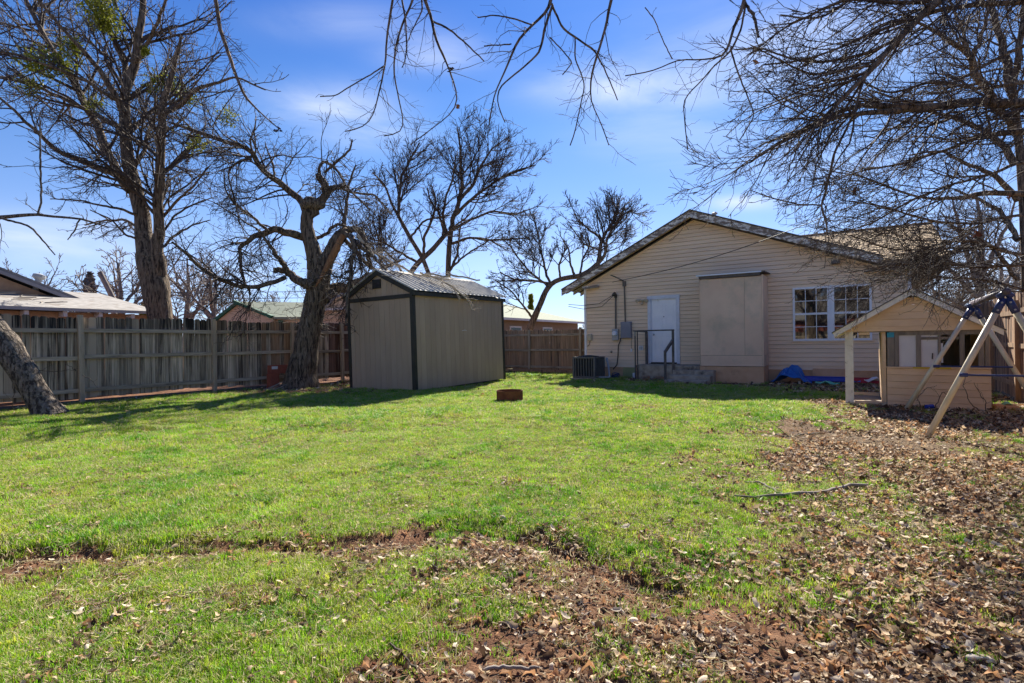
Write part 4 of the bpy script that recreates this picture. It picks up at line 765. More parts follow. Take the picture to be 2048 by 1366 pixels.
# porch-side wall, other walls, doorway
for k in range(9):
    a = pg+.09+k*.1; 
    MB().box((RX0-.012, PY0+.62, a), (RX0+.02, PY1-.02, a+.094)).build('wall_board', 'play', ph)
MB().box((RX0-.01, PY0+.065, pg), (RX0+.05, PY0+.15, 1.41)).build('door_post', 'play', ph); MB().box((RX0-.01, PY0+.53, pg), (RX0+.05, PY0+.61, 1.41)).build('door_post', 'play', ph)
MB().box((RX0-.005, PY0+.62, 1.0), (RX0+.02, PY1-.02, 1.41)).build('wall_panel', 'stud', ph)
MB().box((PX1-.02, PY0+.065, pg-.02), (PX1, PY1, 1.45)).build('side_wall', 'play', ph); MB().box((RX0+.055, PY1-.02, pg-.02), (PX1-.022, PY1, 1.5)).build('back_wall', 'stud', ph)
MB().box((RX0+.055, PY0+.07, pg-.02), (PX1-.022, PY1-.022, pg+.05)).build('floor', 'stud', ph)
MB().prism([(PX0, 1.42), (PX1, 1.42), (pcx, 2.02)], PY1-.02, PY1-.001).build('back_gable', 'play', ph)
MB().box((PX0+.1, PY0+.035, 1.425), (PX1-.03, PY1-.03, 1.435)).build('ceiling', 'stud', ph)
m = MB()
for k in range(5): m.tube([(PX0-.5+.0, 0, 0), (PX0-.4, 0, 0)], .001, 3) if False else None
# ---------------------------------------------------------------- swing set
sw = thing('swing_set', 'metal swing frame with tan tube legs and navy brackets in front of the playhouse', 'swing set', (1.5, 9.9, 0))
def leg(a, b, r=.036):
    MB().tube([a, b], r, 12).build('leg', 'swingleg', sw, smooth=True)
for yA, apex, LX, RX in ((8.69, (1.49, 8.69, 1.80), .72, 2.28), (11.15, (1.53, 11.15, 1.80), .63, 2.34)):
    for xf_ in (LX, RX):
        ft = np.array([xf_, yA, gh(xf_, yA)-.02]); ap = np.array(apex); k = .10 if xf_ == LX else .10; top = ap+(ft-ap)*.10; top0 = ap+(ft-ap)*.02
        leg(tuple(ft), tuple(top)); MB().tube([tuple(top0), tuple(ap+(ft-ap)*.12)], .042, 12).build('bracket', 'blue', sw, smooth=True)
        for f_ in (.05, .10):
            q = ap+(ft-ap)*f_; MB().tube([(q[0], q[1]-.052, q[2]), (q[0], q[1]-.04, q[2])], .012, 8).build('bolt', 'lightgrey', sw)
    MB().tube([(apex[0]-.06, yA, 1.77), (apex[0], yA, 1.835), (apex[0]+.06, yA, 1.77)], .045, 10).build('bracket', 'blue', sw, smooth=True)
    hz = .83; lx = LX+(apex[0]-LX)*(hz-.05)/1.75; rx = RX+(apex[0]-RX)*(hz-.05)/1.75
    MB().tube([(lx, yA-.045, hz), (lx+.05, yA-.045, hz), (rx, yA-.045, hz)], .013, 8).build('cross_bar', 'blue', sw); MB().tube([(lx-.02, yA-.05, hz), (lx+.06, yA-.05, hz)], .024, 8).build('bar_end', 'blue', sw)
MB().tube([(1.49, 8.60, 1.84), (1.53, 11.24, 1.84)], .040, 12).build('top_bar', 'swingbar', sw, smooth=True)
# ---------------------------------------------------------------- fire ring
fx, fy = -6.13, 9.40; fz = gh(fx, fy)
ring = thing('fire_ring', 'rusty steel fire ring sitting on the grass in front of the shed', 'fire ring', (fx, fy, fz))
n_ = 28; V = []; Fc = []
for rr, zz in ((.275, -.02), (.275, .235), (.268, .235), (.268, -.02)):
    for k in range(n_): q = 2*math.pi*k/n_; V.append((fx+rr*math.cos(q), fy+rr*math.sin(q), fz+zz))
for l_ in range(3):
    for k in range(n_): Fc.append((l_*n_+k, l_*n_+(k+1) % n_, (l_+1)*n_+(k+1) % n_, (l_+1)*n_+k))
m = MB(); m.add(V, Fc); m.build('ring_wall', 'rust', ring); m = MB(); m.tube([(fx+.27*math.cos(q), fy+.27*math.sin(q), fz+.235) for q in np.linspace(0, 2*math.pi, 29)], .009, 5, cap=False).build('ring_lip', 'rust', ring)
MB().tube([(fx+.24*math.cos(q), fy+.24*math.sin(q), fz+.0+.012*math.sin(5*q)) for q in np.linspace(0, 2*math.pi, 15)], .02, 5).build('ash_edge', 'dkmetal', ring)
# ---------------------------------------------------------------- clutter by the house wall
def blob(name, pts, mat, label, cat):
    "a crumpled sheet: grid of heights"
    V, Fc = [], []; n = len(pts); k = len(pts[0])
    for row in pts: V += row
    for i in range(n-1):
        for j in range(k-1): Fc.append((i*k+j, i*k+j+1, (i+1)*k+j+1, (i+1)*k+j))
    o = MB().add(V, Fc).build(name, mat, None, label, cat, smooth=False); s2 = o.modifiers.new('thickness', 'SOLIDIFY'); s2.thickness = .006; return o
rr_ = random.Random(12); rows = []
for i in range(9):
    row = []
    for j in range(13):
        x = -2.12+j*.085+rr_.uniform(-.02, .02); y = 16.75+i*.07+rr_.uniform(-.015, .015)
        hgt = .52*math.exp(-((x+1.50)/.20)**2-((y-17.1)/.30)**2)+.30*math.exp(-((x+1.80)/.16)**2-((y-16.9)/.28)**2)
        row.append((x, y, gh(x, y)+.015+hgt*rr_.uniform(.72, 1.15)+.04*abs(math.sin(x*17+y*9))))
    rows.append(row)
blob('blue_tarp', rows, 'tarp', 'crumpled blue tarp heaped against the house beside the boarded bay', 'tarp')
MB().box((-1.32, 17.02, G0+.05), (-.14, 17.2, G0+.16)).box((-1.32, 17.02, G0+.165), (-.14, 17.04, G0+.19)).build('toy_slide', 'toyblue', None, 'long blue plastic toy rail lying along the house foundation', 'toy part', bevel=.012)
MB().box((-.13, 17.0, G0+.03), (.52, 17.18, G0+.15)).box((-.13, 17.0, G0+.155), (.52, 17.02, G0+.18)).build('toy_slide', 'toyred', None, 'red plastic toy rail lying at the end of the blue one', 'toy part', bevel=.012)
rows = [[(-.98+.11*j+rr_.uniform(-.02, .02), 16.35+.09*i-.05*j, gh(-.8, 16.3)+.03+rr_.uniform(0, .09)) for j in range(6)] for i in range(4)]
blob('mint_plastic', rows, 'mint', 'torn mint green plastic sheet lying in the leaves before the blue rail', 'plastic sheet')
rows = [[(-.22+.08*j, 16.45+.06*i, gh(-.2, 16.4)+.03+rr_.uniform(0, .1)) for j in range(4)] for i in range(3)]
blob('blue_scrap', rows, 'tarp', 'small crumpled blue plastic scrap on the leaves beside the playhouse post', 'plastic scrap')
rows = [[(.1+.09*j, 16.55+.08*i, gh(.2, 16.4)+.03+rr_.uniform(0, .14)+.05*j*.4) for j in range(6)] for i in range(3)]
blob('white_scrap', rows, 'whitepanel', 'crumpled pale plastic in front of the red toy rail', 'plastic scrap')
m = MB().tube([(.56, 16.9, G0), (.56, 16.98, .35), (.56, 17.05, .62)], [.06, .055, .035], 10).build('orange_bat', 'orange', None, 'orange plastic bat standing upright against the wall behind the playhouse porch', 'toy bat', smooth=True)
m = MB().box((-1.1, 17.26, G0+.1), (-.3, 17.375, .47)).build('cardboard', 'found', None, 'tan board leaning on the foundation under the window', 'board')
rows = [[(1.98+.06*j, 11.95+.06*i, gh(2.1, 11.9)+.02+rr_.uniform(0, .03)+(.06 if 0 < j < 3 else 0)) for j in range(4)] for i in range(4)]
blob('plastic_dish', rows, 'mint', 'small mint green plastic dish on the leaves between playhouse and right fence', 'plastic dish')
MB().box((1.9, 11.9, .05), (2.2, 12.2, .16)).build('flat_stone', 'found', None, 'flat pinkish stone on the leaves under the mint green lid', 'stone', bevel=.02)
m = MB(); m.tube([(.93, 11.35, gh(.93, 11.35)+.03), (1.03, 11.4, gh(1, 11.4)+.04)], .035, 8).build('crushed_can', 'toyblue', None, 'crushed blue can on the leaves at the foot of the playhouse wall', 'can')
# red box, leaning wire rack beside the big broken tree
bx, by_ = -13.95, 9.3; zb = gh(bx, by_)
t = thing('red_cabinet', 'broken red painted wooden box standing against the fence left of the tree', 'wooden box', (bx, by_, zb))
MB().box((bx-.08, by_-.28, zb+.42), (bx+.1, by_+.28, zb+.66)).build('upper_box', 'redbox', t); MB().box((bx-.08, by_-.30, zb), (bx+.08, by_-.02, zb+.42)).build('lower_box', 'redbox', t); MB().box((bx+.101, by_-.26, zb+.55), (bx+.106, by_-.08, zb+.63)).build('label_plate', 'whitepanel', t)
t = thing('wire_rack', 'bent white wire rack lying on the ground below the red wooden box', 'wire rack', (bx+.4, by_-.2, zb))
for k in range(8): MB().tube([(bx+.15+.07*k, by_-.55, gh(bx, by_)+.01), (bx+.22+.06*k, by_-.2, zb+.10+.05*math.sin(k)), (bx+.2+.05*k, by_+.15, zb+.26)], .007, 5).build('wire', 'twiglight', t)
MB().tube([(bx+.12, by_+.2, zb+.3), (bx+.7, by_+.12, zb+.18)], .01, 5).build('wire', 'twiglight', t)
o = MB().box((-14.25, 3.9, .02), (-14.08, 5.0, .07)).build('timber', 'fencered', None, 'dark red timber lying on the ground under the left fence by the leaning trunk', 'timber')
o = MB().box((-13.4, 19.2, .05), (-8.3, 19.35, .17)).build('timber', 'fencebrown', None, 'long low timber lying on the ground in front of the back fence', 'timber')

# ---------------------------------------------------------------- neighbours
n1 = thing('neighbor_garage', 'pink stucco outbuilding with a pale low roof behind the left fence', 'outbuilding', (-19, 4, 0))
X1 = -18.2
MB().box((-22.5, -6, 0), (X1, 7.75, 2.27)).build('wall', 'stucco', n1)
MB().hexa([(-17.8, -6.3, 2.30), (-22.2, -6.3, 3.12), (-22.2, 8.0, 3.12), (-17.8, 8.0, 2.30), (-17.8, -6.3, 2.36), (-22.2, -6.3, 3.18), (-22.2, 8.0, 3.18), (-17.8, 8.0, 2.36)][0:1]+[(-17.8, 8.0, 2.30), (-22.2, 8.0, 3.12), (-22.2, -6.3, 3.12), (-17.8, -6.3, 2.36), (-17.8, 8.0, 2.36), (-22.2, 8.0, 3.18), (-22.2, -6.3, 3.18)]).build('roof', 'roofwhite', n1)
MB().box((-17.79, -6.3, 2.28), (-17.76, 8.0, 2.365)).build('fascia', 'lightgrey', n1)
for k in range(18): y = -5.6+k*.8; MB().box((-18.19, y, 2.14), (-17.85, y+.09, 2.27)).build('rafter_end', 'whitepanel', n1)
m = MB(); rr_ = random.Random(3)
for k in range(60):
    x, y = rr_.uniform(-21.3, -18.2), rr_.uniform(1.5, 5.5); z = 2.36+.186*(-17.8-x)+.03; q = rr_.uniform(0, 3.14); m.bar((x, y, z), (x+rr_.uniform(.2, .6)*math.cos(q), y+.5*math.sin(q), z+.05), .02)
m.build('fallen_twigs', 'twiglight', None, 'dead twigs lying on the pale outbuilding roof', 'twigs', kind='stuff')
n2 = thing('neighbor_house', 'stucco house gable with grey roof above the pale outbuilding roof', 'house', (-24, 2, 0))
MB().prismx([(-8, 0), (6.5, 0), (6.5, 2.75), (1.3, 4.95), (-8, 1.4)], -30, -20.7).build('wall', 'stucco', n2)
MB().prismx([(1.3, 5.03), (7.0, 2.66), (7.0, 2.76), (1.3, 5.13), (-8, 1.5), (-8, 1.4)], -31, -20.35).build('roof', 'roofgrey', n2)
MB().prismx([(1.3, 4.95), (7.02, 2.56), (7.02, 2.67), (1.3, 5.03)], -20.36, -20.33).build('rake_board', 'greybox', n2)
MB().tube([(-20.9, 5.85, 2.95), (-20.9, 5.96, 3.38)], .08, 10).build('flue_pipe', 'lightgrey', n2); MB().tube([(-20.9, 5.96, 3.38), (-20.9, 5.97, 3.44), (-20.9, 5.99, 3.52), (-20.9, 6.0, 3.56)], [.1, .17, .16, .05], 12).build('flue_cap', 'lightgrey', n2)
# green trimmed house
n3 = thing('neighbor_house', 'peach sided house with dark green trim and pale green roof behind the broken tree', 'house', tuple(np.append(W(560, 650, 30)[:2], 0)))
def Pd(px, py, d): return tuple(W(px, py, d))
def down(p): return (p[0], p[1], 0)
a, b, c = Pd(430, 642, 30), Pd(476, 606, 29.5), Pd(545, 634, 29)
dv = np.array([-.5, .85, 0])*4
MB().add([down(a), down(c), c, b, a], [(0, 1, 2, 3, 4)]).build('wall', 'peach', n3)
MB().add([down(c), (c[0]+dv[0], c[1]+dv[1], 0), tuple(np.array(c)+dv), c], [(0, 1, 2, 3)]).build('wall', 'peach', n3)
for p, q in ((a, b), (b, c)): MB().bar(tuple(np.array(p)+(np.array(p)-np.array(q))*.12), q, .3, .16).build('rake_board', 'greentrim', n3)
e0, e1 = Pd(545, 634, 29), Pd(660, 633, 27.5); r0, r1 = Pd(490, 603, 33), Pd(700, 606, 31.5)
MB().add([e0, e1, r1, r0, tuple(np.array(e0)-[0, 0, .12]), tuple(np.array(e1)-[0, 0, .12]), b, c], [(0, 1, 2, 3), (4, 5, 1, 0), (6, 7, 0, 3)]).build('roof', 'roofgreen', n3)
w0, w1 = Pd(548, 636, 29.4), Pd(655, 635, 27.9); MB().add([down(w0), down(w1), w1, w0], [(0, 1, 2, 3)]).build('wall', 'peach', n3)
for k in range(6): z = 1.6+.2*k; MB().bar((w0[0], w0[1], z), (w1[0], w1[1], z), .05, .02).build('siding_board', 'peach', n3)
MB().add([tuple(np.array(Pd(556, 640, 29))), Pd(566, 640, 28.9), down(Pd(566, 640, 28.9)), down(Pd(556, 640, 29))], [(0, 1, 2, 3)]).build('door_trim', 'greentrim', n3)
n4 = thing('neighbor_house', 'beige sided house end glimpsed between the broken tree and the shed', 'house', tuple(np.append(W(670, 650, 26)[:2], 0)))
q0, q1 = Pd(630, 620, 25.4), Pd(740, 614, 25); MB().add([down(q0), down(q1), q1, q0, Pd(660, 592, 25.3), Pd(740, 585, 25)], [(0, 1, 2, 3), (3, 2, 5, 4)]).build('wall', 'peach', n4)
MB().bar(Pd(628, 620, 25.2), Pd(742, 614, 24.8), .2, .1).build('fascia', 'whitepanel', n4)
MB().add([Pd(622, 622, 25.1), Pd(665, 588, 25.1), Pd(745, 560, 24.8), Pd(745, 568, 24.8), Pd(672, 596, 25.0), Pd(640, 622, 25)], [(0, 1, 4, 5), (1, 2, 3, 4)]).build('roof', 'roofgrey', n4)
for k in range(6): z = 1.5+.2*k; MB().bar((q0[0]+.03, q0[1]-.05, z), (q1[0]+.03, q1[1]-.05, z), .05, .02).build('siding_board', 'peach', n4)
# brick house on the right of the shed
NX = -17.7
n5 = thing('neighbor_house', 'red brick house with pale hipped roof seen over the back fence right of the shed', 'house', (NX, 30, 0))
MB().box((NX-10, 22, 0), (NX, 36.6, 2.75)).build('wall', 'brick', n5)
rf = MB(); x0, x1, y0, y1 = NX-10.6, NX+.55, 21.5, 37.2; zr = 4.4; rf.add([(x0, y0, 2.75), (x1, y0, 2.75), (x1, y1, 2.75), (x0, y1, 2.75), (NX-5, y0+5, zr), (NX-5, y1-5.2, zr)], [(0, 1, 4), (1, 2, 5, 4), (2, 3, 5), (3, 0, 4, 5), (0, 3, 2, 1)]).build('roof', 'roofpale', n5)
MB().box((x1-.02, y0, 2.62), (x1+.03, y1, 2.76)).build('fascia', 'whitepanel', n5)
for y in (27.2, 31.2):
    wq = MB().box((NX+.0, y, 1.2), (NX+.06, y+1.3, 2.3)).build('window', 'whitepanel', n5); MB().box((NX+.061, y+.1, 1.3), (NX+.075, y+1.2, 2.2)).build('pane', 'dkwin', wq)
MB().tube([(NX-4, 28, 4.1), (NX-4, 28, 4.7), (NX-4, 28, 4.75), (NX-4, 28, 5.0), (NX-4, 28, 5.1)], [.15, .15, .3, .3, .1], 10).build('turbine_vent', 'dkmetal', n5)
# building behind the viewer, mirrored in the window panes
nb_ = thing('neighbor_house', 'red sided house standing behind the viewer beyond the near fence', 'house', (-3, -14, 0)); MB().box((-9, -20, 0), (3, -13, 3)).build('wall', 'redbox', nb_); MB().prismx([(-12.6, 2.9), (-16.5, 4.9), (-20.4, 2.9)], -9.5, 3.5).build('roof', 'roofwhite', nb_)
# utility pole stub and power lines
t = thing('utility_pole', 'short leaning weathered pole behind the pale outbuilding roof', 'pole', tuple(np.append(W(215, 600, 24)[:2], 0)))
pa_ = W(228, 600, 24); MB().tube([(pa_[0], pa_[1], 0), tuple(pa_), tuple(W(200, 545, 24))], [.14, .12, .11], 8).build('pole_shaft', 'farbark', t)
for i, (ya, yb, lab) in enumerate(((573, 580, 'upper power line strung behind the trees above the green trimmed house'), (588, 592, 'lower power line strung behind the trees above the green trimmed house'))):
    p, q = W(-80, ya, 34), W(760, yb, 34); cable('power_line', [tuple(p+(q-p)*k/14+np.array([0, 0, -.25*math.sin(math.pi*k/14)])) for k in range(15)], .016, lab, 'power line')
# ---------------------------------------------------------------- trees
def resample(P, R, n, jit=0, seed=0):
    P = np.array(P, float); R = np.array(R, float); L = np.concatenate([[0], np.cumsum(np.linalg.norm(np.diff(P, axis=0), axis=1))]); u = np.linspace(0, L[-1], n)
    Q = np.stack([np.interp(u, L, P[:, k]) for k in range(3)], -1); q = np.interp(u, L, R)
    for _ in range(2): Q[1:-1] = Q[1:-1]*.5+(Q[:-2]+Q[2:])*.25
    if jit:
        g = np.random.default_rng(seed); J = g.normal(0, jit, (n, 3)); J = (J+np.roll(J, 1, 0))*.5; J[0] = 0; Q = Q+J*q[:, None]*3
    return Q, q
def unit(v): return v/np.maximum(np.linalg.norm(v, axis=-1, keepdims=True), 1e-9)
def tubes(P, R, k):
    N, S_, _ = P.shape; T = unit(np.gradient(P, axis=1)); mean = unit(P[:, -1]-P[:, 0])
    ref = np.where(np.abs(mean[:, 2:3]) < .7, np.array([[0, 0, 1.]]), np.array([[1., .2, 0]])); ref = np.repeat(ref[:, None], S_, 1)
    X = unit(np.cross(T, ref)); Y = np.cross(T, X); a = np.arange(k)*2*np.pi/k
    V = P[:, :, None]+(X[:, :, None]*np.cos(a)[None, None, :, None]+Y[:, :, None]*np.sin(a)[None, None, :, None])*R[:, :, None, None]
    b = np.arange(N)[:, None, None]*S_*k+np.arange(S_-1)[None, :, None]*k; j = np.arange(k)[None, None]; j2 = (j+1) % k
    Fq = np.stack([b+j, b+j2, b+k+j2, b+k+j], -1).reshape(-1, 4); return V.reshape(-1, 3), Fq
def spawn(g, P, R, spacing, lo, hi, ang, S_, wig, trop, start=.15, rk=.6, rmin=.003, taper=.012, lmax=9, endfork=0, dirbias=None, tipk=.3):
    N, S0, _ = P.shape; seg = np.linalg.norm(np.diff(P, axis=1), axis=2); L = seg.sum(1); cnt = g.poisson(np.maximum(L*(1-start)/spacing, .0)); par = np.repeat(np.arange(N), cnt); n = len(par)
    if n == 0: return P[:0], R[:0]
    u = g.uniform(start, 1, n); f = u*(S0-1); i = np.minimum(f.astype(int), S0-2); t = (f-i)[:, None]
    base = P[par, i]*(1-t)+P[par, i+1]*t; T = unit(P[par, i+1]-P[par, i]); r = R[par, i]*(1-t[:, 0])+R[par, i+1]*t[:, 0]
    perp = unit(np.cross(T, g.normal(size=(n, 3)))); A = np.radians(g.uniform(*ang, n))[:, None]; d = unit(T*np.cos(A)+perp*np.sin(A)+(np.array(dirbias) if dirbias is not None else 0))
    ln = np.minimum(g.uniform(lo, hi, n)*L[par]*(1.15-.7*u), lmax); Q = np.zeros((n, S_, 3)); Q[:, 0] = base; st = ln[:, None]/(S_-1)
    for s in range(1, S_):
        d = unit(d+g.normal(0, wig, (n, 3))+np.array(trop)); Q[:, s] = Q[:, s-1]+d*st
    r0 = np.maximum(np.minimum(r*rk, taper*ln+rmin), rmin); rr = r0[:, None]*np.linspace(1, tipk, S_)[None]; return Q, np.maximum(rr, rmin*.75)
def joinmesh(name, parts, mat):
    V, Fc = [], []; o = 0
    for v, f in parts: V.append(v); Fc.append(f+o); o += len(v)
    return npmesh(name, np.concatenate(V), np.concatenate(Fc), mat)
def build_tree(name, label, cat, base, trunk, limbs, levels, seed, mats=('bark', 'twig'), group=None, kinds=None, twigname='crown'):
    """trunk / limbs: lists of (points, radii); levels: list of spawn settings"""
    g = np.random.default_rng(seed); root = thing(name, label, cat, tuple(base), group); off = np.array(base, float)
    allP = []
    for nm, lst in (('trunk', trunk), ('limb', limbs)):
        for q, (P, R) in enumerate(lst):
            Q, r = resample(P, R, 26, .11 if nm == 'limb' else .015, seed*31+q)
            if nm == 'trunk' or r[0] > .05: r = r*(1+.025*np.random.default_rng(q).normal(size=len(r)))
            v, f = tubes(Q[None]-off, r[None], 12 if r[0] > .1 else (8 if r[0] > .03 else 6)); link(nm, npmesh(nm, v, f, mats[0]), root); allP.append((Q, r))
    src = [p for p in allP[len(trunk):]] or allP
    P, R = np.stack([p[0] for p in src]), np.stack([p[1] for p in src]); parts = []
    lv = [(P, R)]
    for i, kw in enumerate(levels):
        kw = dict(kw); fr = kw.pop('frm', None); sd = kw.pop('sides', 4)
        P, R = lv[-1] if fr is None else lv[fr]
        Q, r = spawn(g, P, R, **kw)
        lv.append((Q, r)); 
        if len(Q): parts.append(tubes(Q-off, r, sd))
    if parts: link(twigname, joinmesh(twigname, parts, mats[1]), root, kind='stuff')
    return root, lv
def tr(pts, d, w0=None, dd=0.0):
    "photo trace -> points and radii; pts (px, py, width px[, extra depth])"
    P, R = [], []; n = len(pts); ws = [p[2] if len(p) > 2 else None for p in pts]; idx = [i for i, w_ in enumerate(ws) if w_ is not None]; w = np.interp(range(n), idx, [ws[i] for i in idx])
    for i, p in enumerate(pts):
        de = d+dd*i/(n-1)+(p[3] if len(p) > 3 else 0); P.append(W(p[0], p[1], de)); R.append(max(w[i]*de/F/2, .004))
    return P, R
def basept(px, py, d): q = W(px, py, d); return (q[0], q[1], gh(q[0], q[1]))
twig3 = lambda sp, up=.03: [dict(spacing=sp, lo=.25, hi=.55, ang=(30, 70), S_=8, wig=.16, trop=(0, 0, up), rk=.6, rmin=.008, taper=.011, lmax=3.2, sides=4),
    dict(spacing=sp*.55, lo=.3, hi=.6, ang=(25, 65), S_=6, wig=.2, trop=(0, 0, up), rk=.6, rmin=.0068, taper=.009, lmax=1.5, sides=3),
    dict(spacing=sp*.42, lo=.35, hi=.75, ang=(25, 60), S_=5, wig=.22, trop=(0, 0, up*.5), rk=.6, rmin=.0056, taper=.008, lmax=.7, start=.1, sides=3)]
# big tree behind the left fence
D1 = 15.4
t1, lv1 = build_tree('bare_tree', 'tallest bare tree at the left behind the fence with green mistletoe clumps', 'tree', basept(325, 700, D1), [tr([(332, 760, 54), (328, 690, 44), (322, 640, 44), (312, 580, 50), (303, 535, 48), (292, 505, 38)], D1)],
  [tr([(296, 520, 38), (283, 470, 31), (278, 420, 28), (266, 370, 25), (255, 320, 23), (246, 260, 21), (244, 210, 19), (256, 165, 18), (270, 125, 16), (281, 80, 14), (284, 30, 12), (286, -60, 9), (300, -180, 6)], D1, dd=.5),
   tr([(308, 560, 36), (320, 500, 24), (322, 450, 19), (317, 400, 18), (318, 340, 17), (320, 270, 16), (326, 225, 14), (336, 170, 11), (348, 125, 8), (362, 70, 5)], D1, dd=-1),
   tr([(326, 232, 12), (350, 215, 11), (368, 205, 9), (390, 178, 8), (422, 170, 6), (470, 152, 4), (530, 180, 3)], D1-.7, dd=-1),
   tr([(262, 378, 22), (240, 350, 18), (222, 342, 16), (180, 330, 12), (140, 315, 10), (112, 300, 9), (75, 265, 7), (30, 222, 5), (-30, 170, 4)], D1, dd=-2),
   tr([(264, 380, 22), (240, 350, 17), (215, 300, 15), (195, 255, 14), (172, 205, 13), (152, 165, 12), (112, 110, 10), (80, 55, 9), (50, 0, 8), (20, -60, 6)], D1, dd=1.5),
   tr([(248, 225, 16), (230, 190, 12), (205, 150, 10), (180, 115, 9), (150, 85, 7), (110, 40, 6), (60, -20, 4)], D1, dd=-1.5),
   tr([(257, 165, 12), (245, 115, 10), (222, 70, 9), (205, 25, 7), (185, -40, 5)], D1+.3, dd=1),
   tr([(268, 130, 9), (300, 80, 7), (320, 30, 6), (345, -30, 4)], D1+.3, dd=-1),
   tr([(256, 270, 13), (225, 248, 11), (185, 225, 9), (130, 200, 7), (80, 175, 6), (-10, 150, 4)], D1, dd=1),
   tr([(244, 205, 10), (215, 190, 8), (170, 160, 7), (110, 135, 6), (40, 110, 5), (-30, 100, 3)], D1, dd=-2),
   tr([(276, 430, 6), (245, 418, 5), (205, 412, 4), (160, 400, 3), (100, 398, 2)], D1, dd=-1.5), tr([(284, 460, 6), (250, 440, 5), (210, 440, 4), (170, 450, 3)], D1, dd=1.5), tr([(276, 400, 5), (240, 370, 4), (200, 365, 3), (150, 350, 2)], D1, dd=1), tr([(284, 480, 5), (250, 470, 4), (225, 440, 3), (180, 420, 2)], D1, dd=-1),
   tr([(318, 350, 9), (345, 330, 7), (375, 300, 6), (420, 285, 4)], D1, dd=1), tr([(322, 440, 6), (355, 400, 5), (390, 370, 4), (420, 330, 2)], D1, dd=-1.5), tr([(322, 470, 5), (350, 430, 4), (385, 410, 3), (425, 395, 2)], D1, dd=1), tr([(265, 340, 10), (290, 300, 8), (300, 250, 6), (330, 200, 4)], D1, dd=1.5),
   tr([(320, 500, 6), (350, 470, 5), (385, 450, 3), (420, 440, 2)], D1, dd=1)],
  [dict(spacing=.27, lo=.25, hi=.6, ang=(25, 65), S_=9, wig=.15, trop=(0, 0, .03), rk=.6, rmin=.010, taper=.012, lmax=3.2, sides=4), dict(spacing=.20, lo=.3, hi=.65, ang=(25, 60), S_=7, wig=.18, trop=(0, 0, .02), rk=.6, rmin=.008, taper=.010, lmax=1.4, sides=3), dict(spacing=.20, lo=.35, hi=.75, ang=(25, 60), S_=5, wig=.22, trop=(0, 0, .02), rk=.6, rmin=.0066, taper=.008, lmax=.55, start=.1, sides=3)], 3)
def mistle(parent, px, py, d, rpx, n, seed):
    g = np.random.default_rng(seed); c = W(px, py, d); R = rpx*d/F; off = np.array(rootloc(parent)); p = c+g.normal(size=(n, 3))*R*.45
    V, Fc = [], []
    for i in range(n):
        a, b = g.normal(size=3), g.normal(size=3); a = a/np.linalg.norm(a)*.05; b = np.cross(a, b); b = b/np.linalg.norm(b)*.022; V += [p[i]-a-off, p[i]+b-off, p[i]+a-off, p[i]-b-off]; Fc.append((4*i, 4*i+1, 4*i+2, 4*i+3))
    q = unit(g.normal(size=(40, 3))); st = np.stack([np.tile(c-off, (40, 1)), c-off+q*R*.5, c-off+q*R*1.05+g.normal(size=(40, 3))*R*.1], 1); v, f = tubes(st, np.full((40, 3), .006), 3)
    o1 = npmesh('mistletoe', np.array(V), np.array(Fc), 'mistle', False); link('mistletoe', o1, parent, kind='stuff'); link('mistletoe_stems', npmesh('mistletoe_stems', v, f, 'mistle'), parent, kind='stuff')
for k, (px, py, rp, n) in enumerate(((200, 15, 40, 900), (212, 45, 26, 500), (145, 92, 22, 320), (75, 128, 34, 500), (122, 128, 26, 500), (190, 208, 20, 130), (318, 168, 26, 220), (380, 195, 20, 120), (455, 232, 22, 130), (393, 285, 24, 200), (292, 102, 10, 120), (345, 175, 26, 240), (60, 175, 22, 130))): mistle(t1, px, py, D1-.4+.3*(k % 3), rp, n, k)
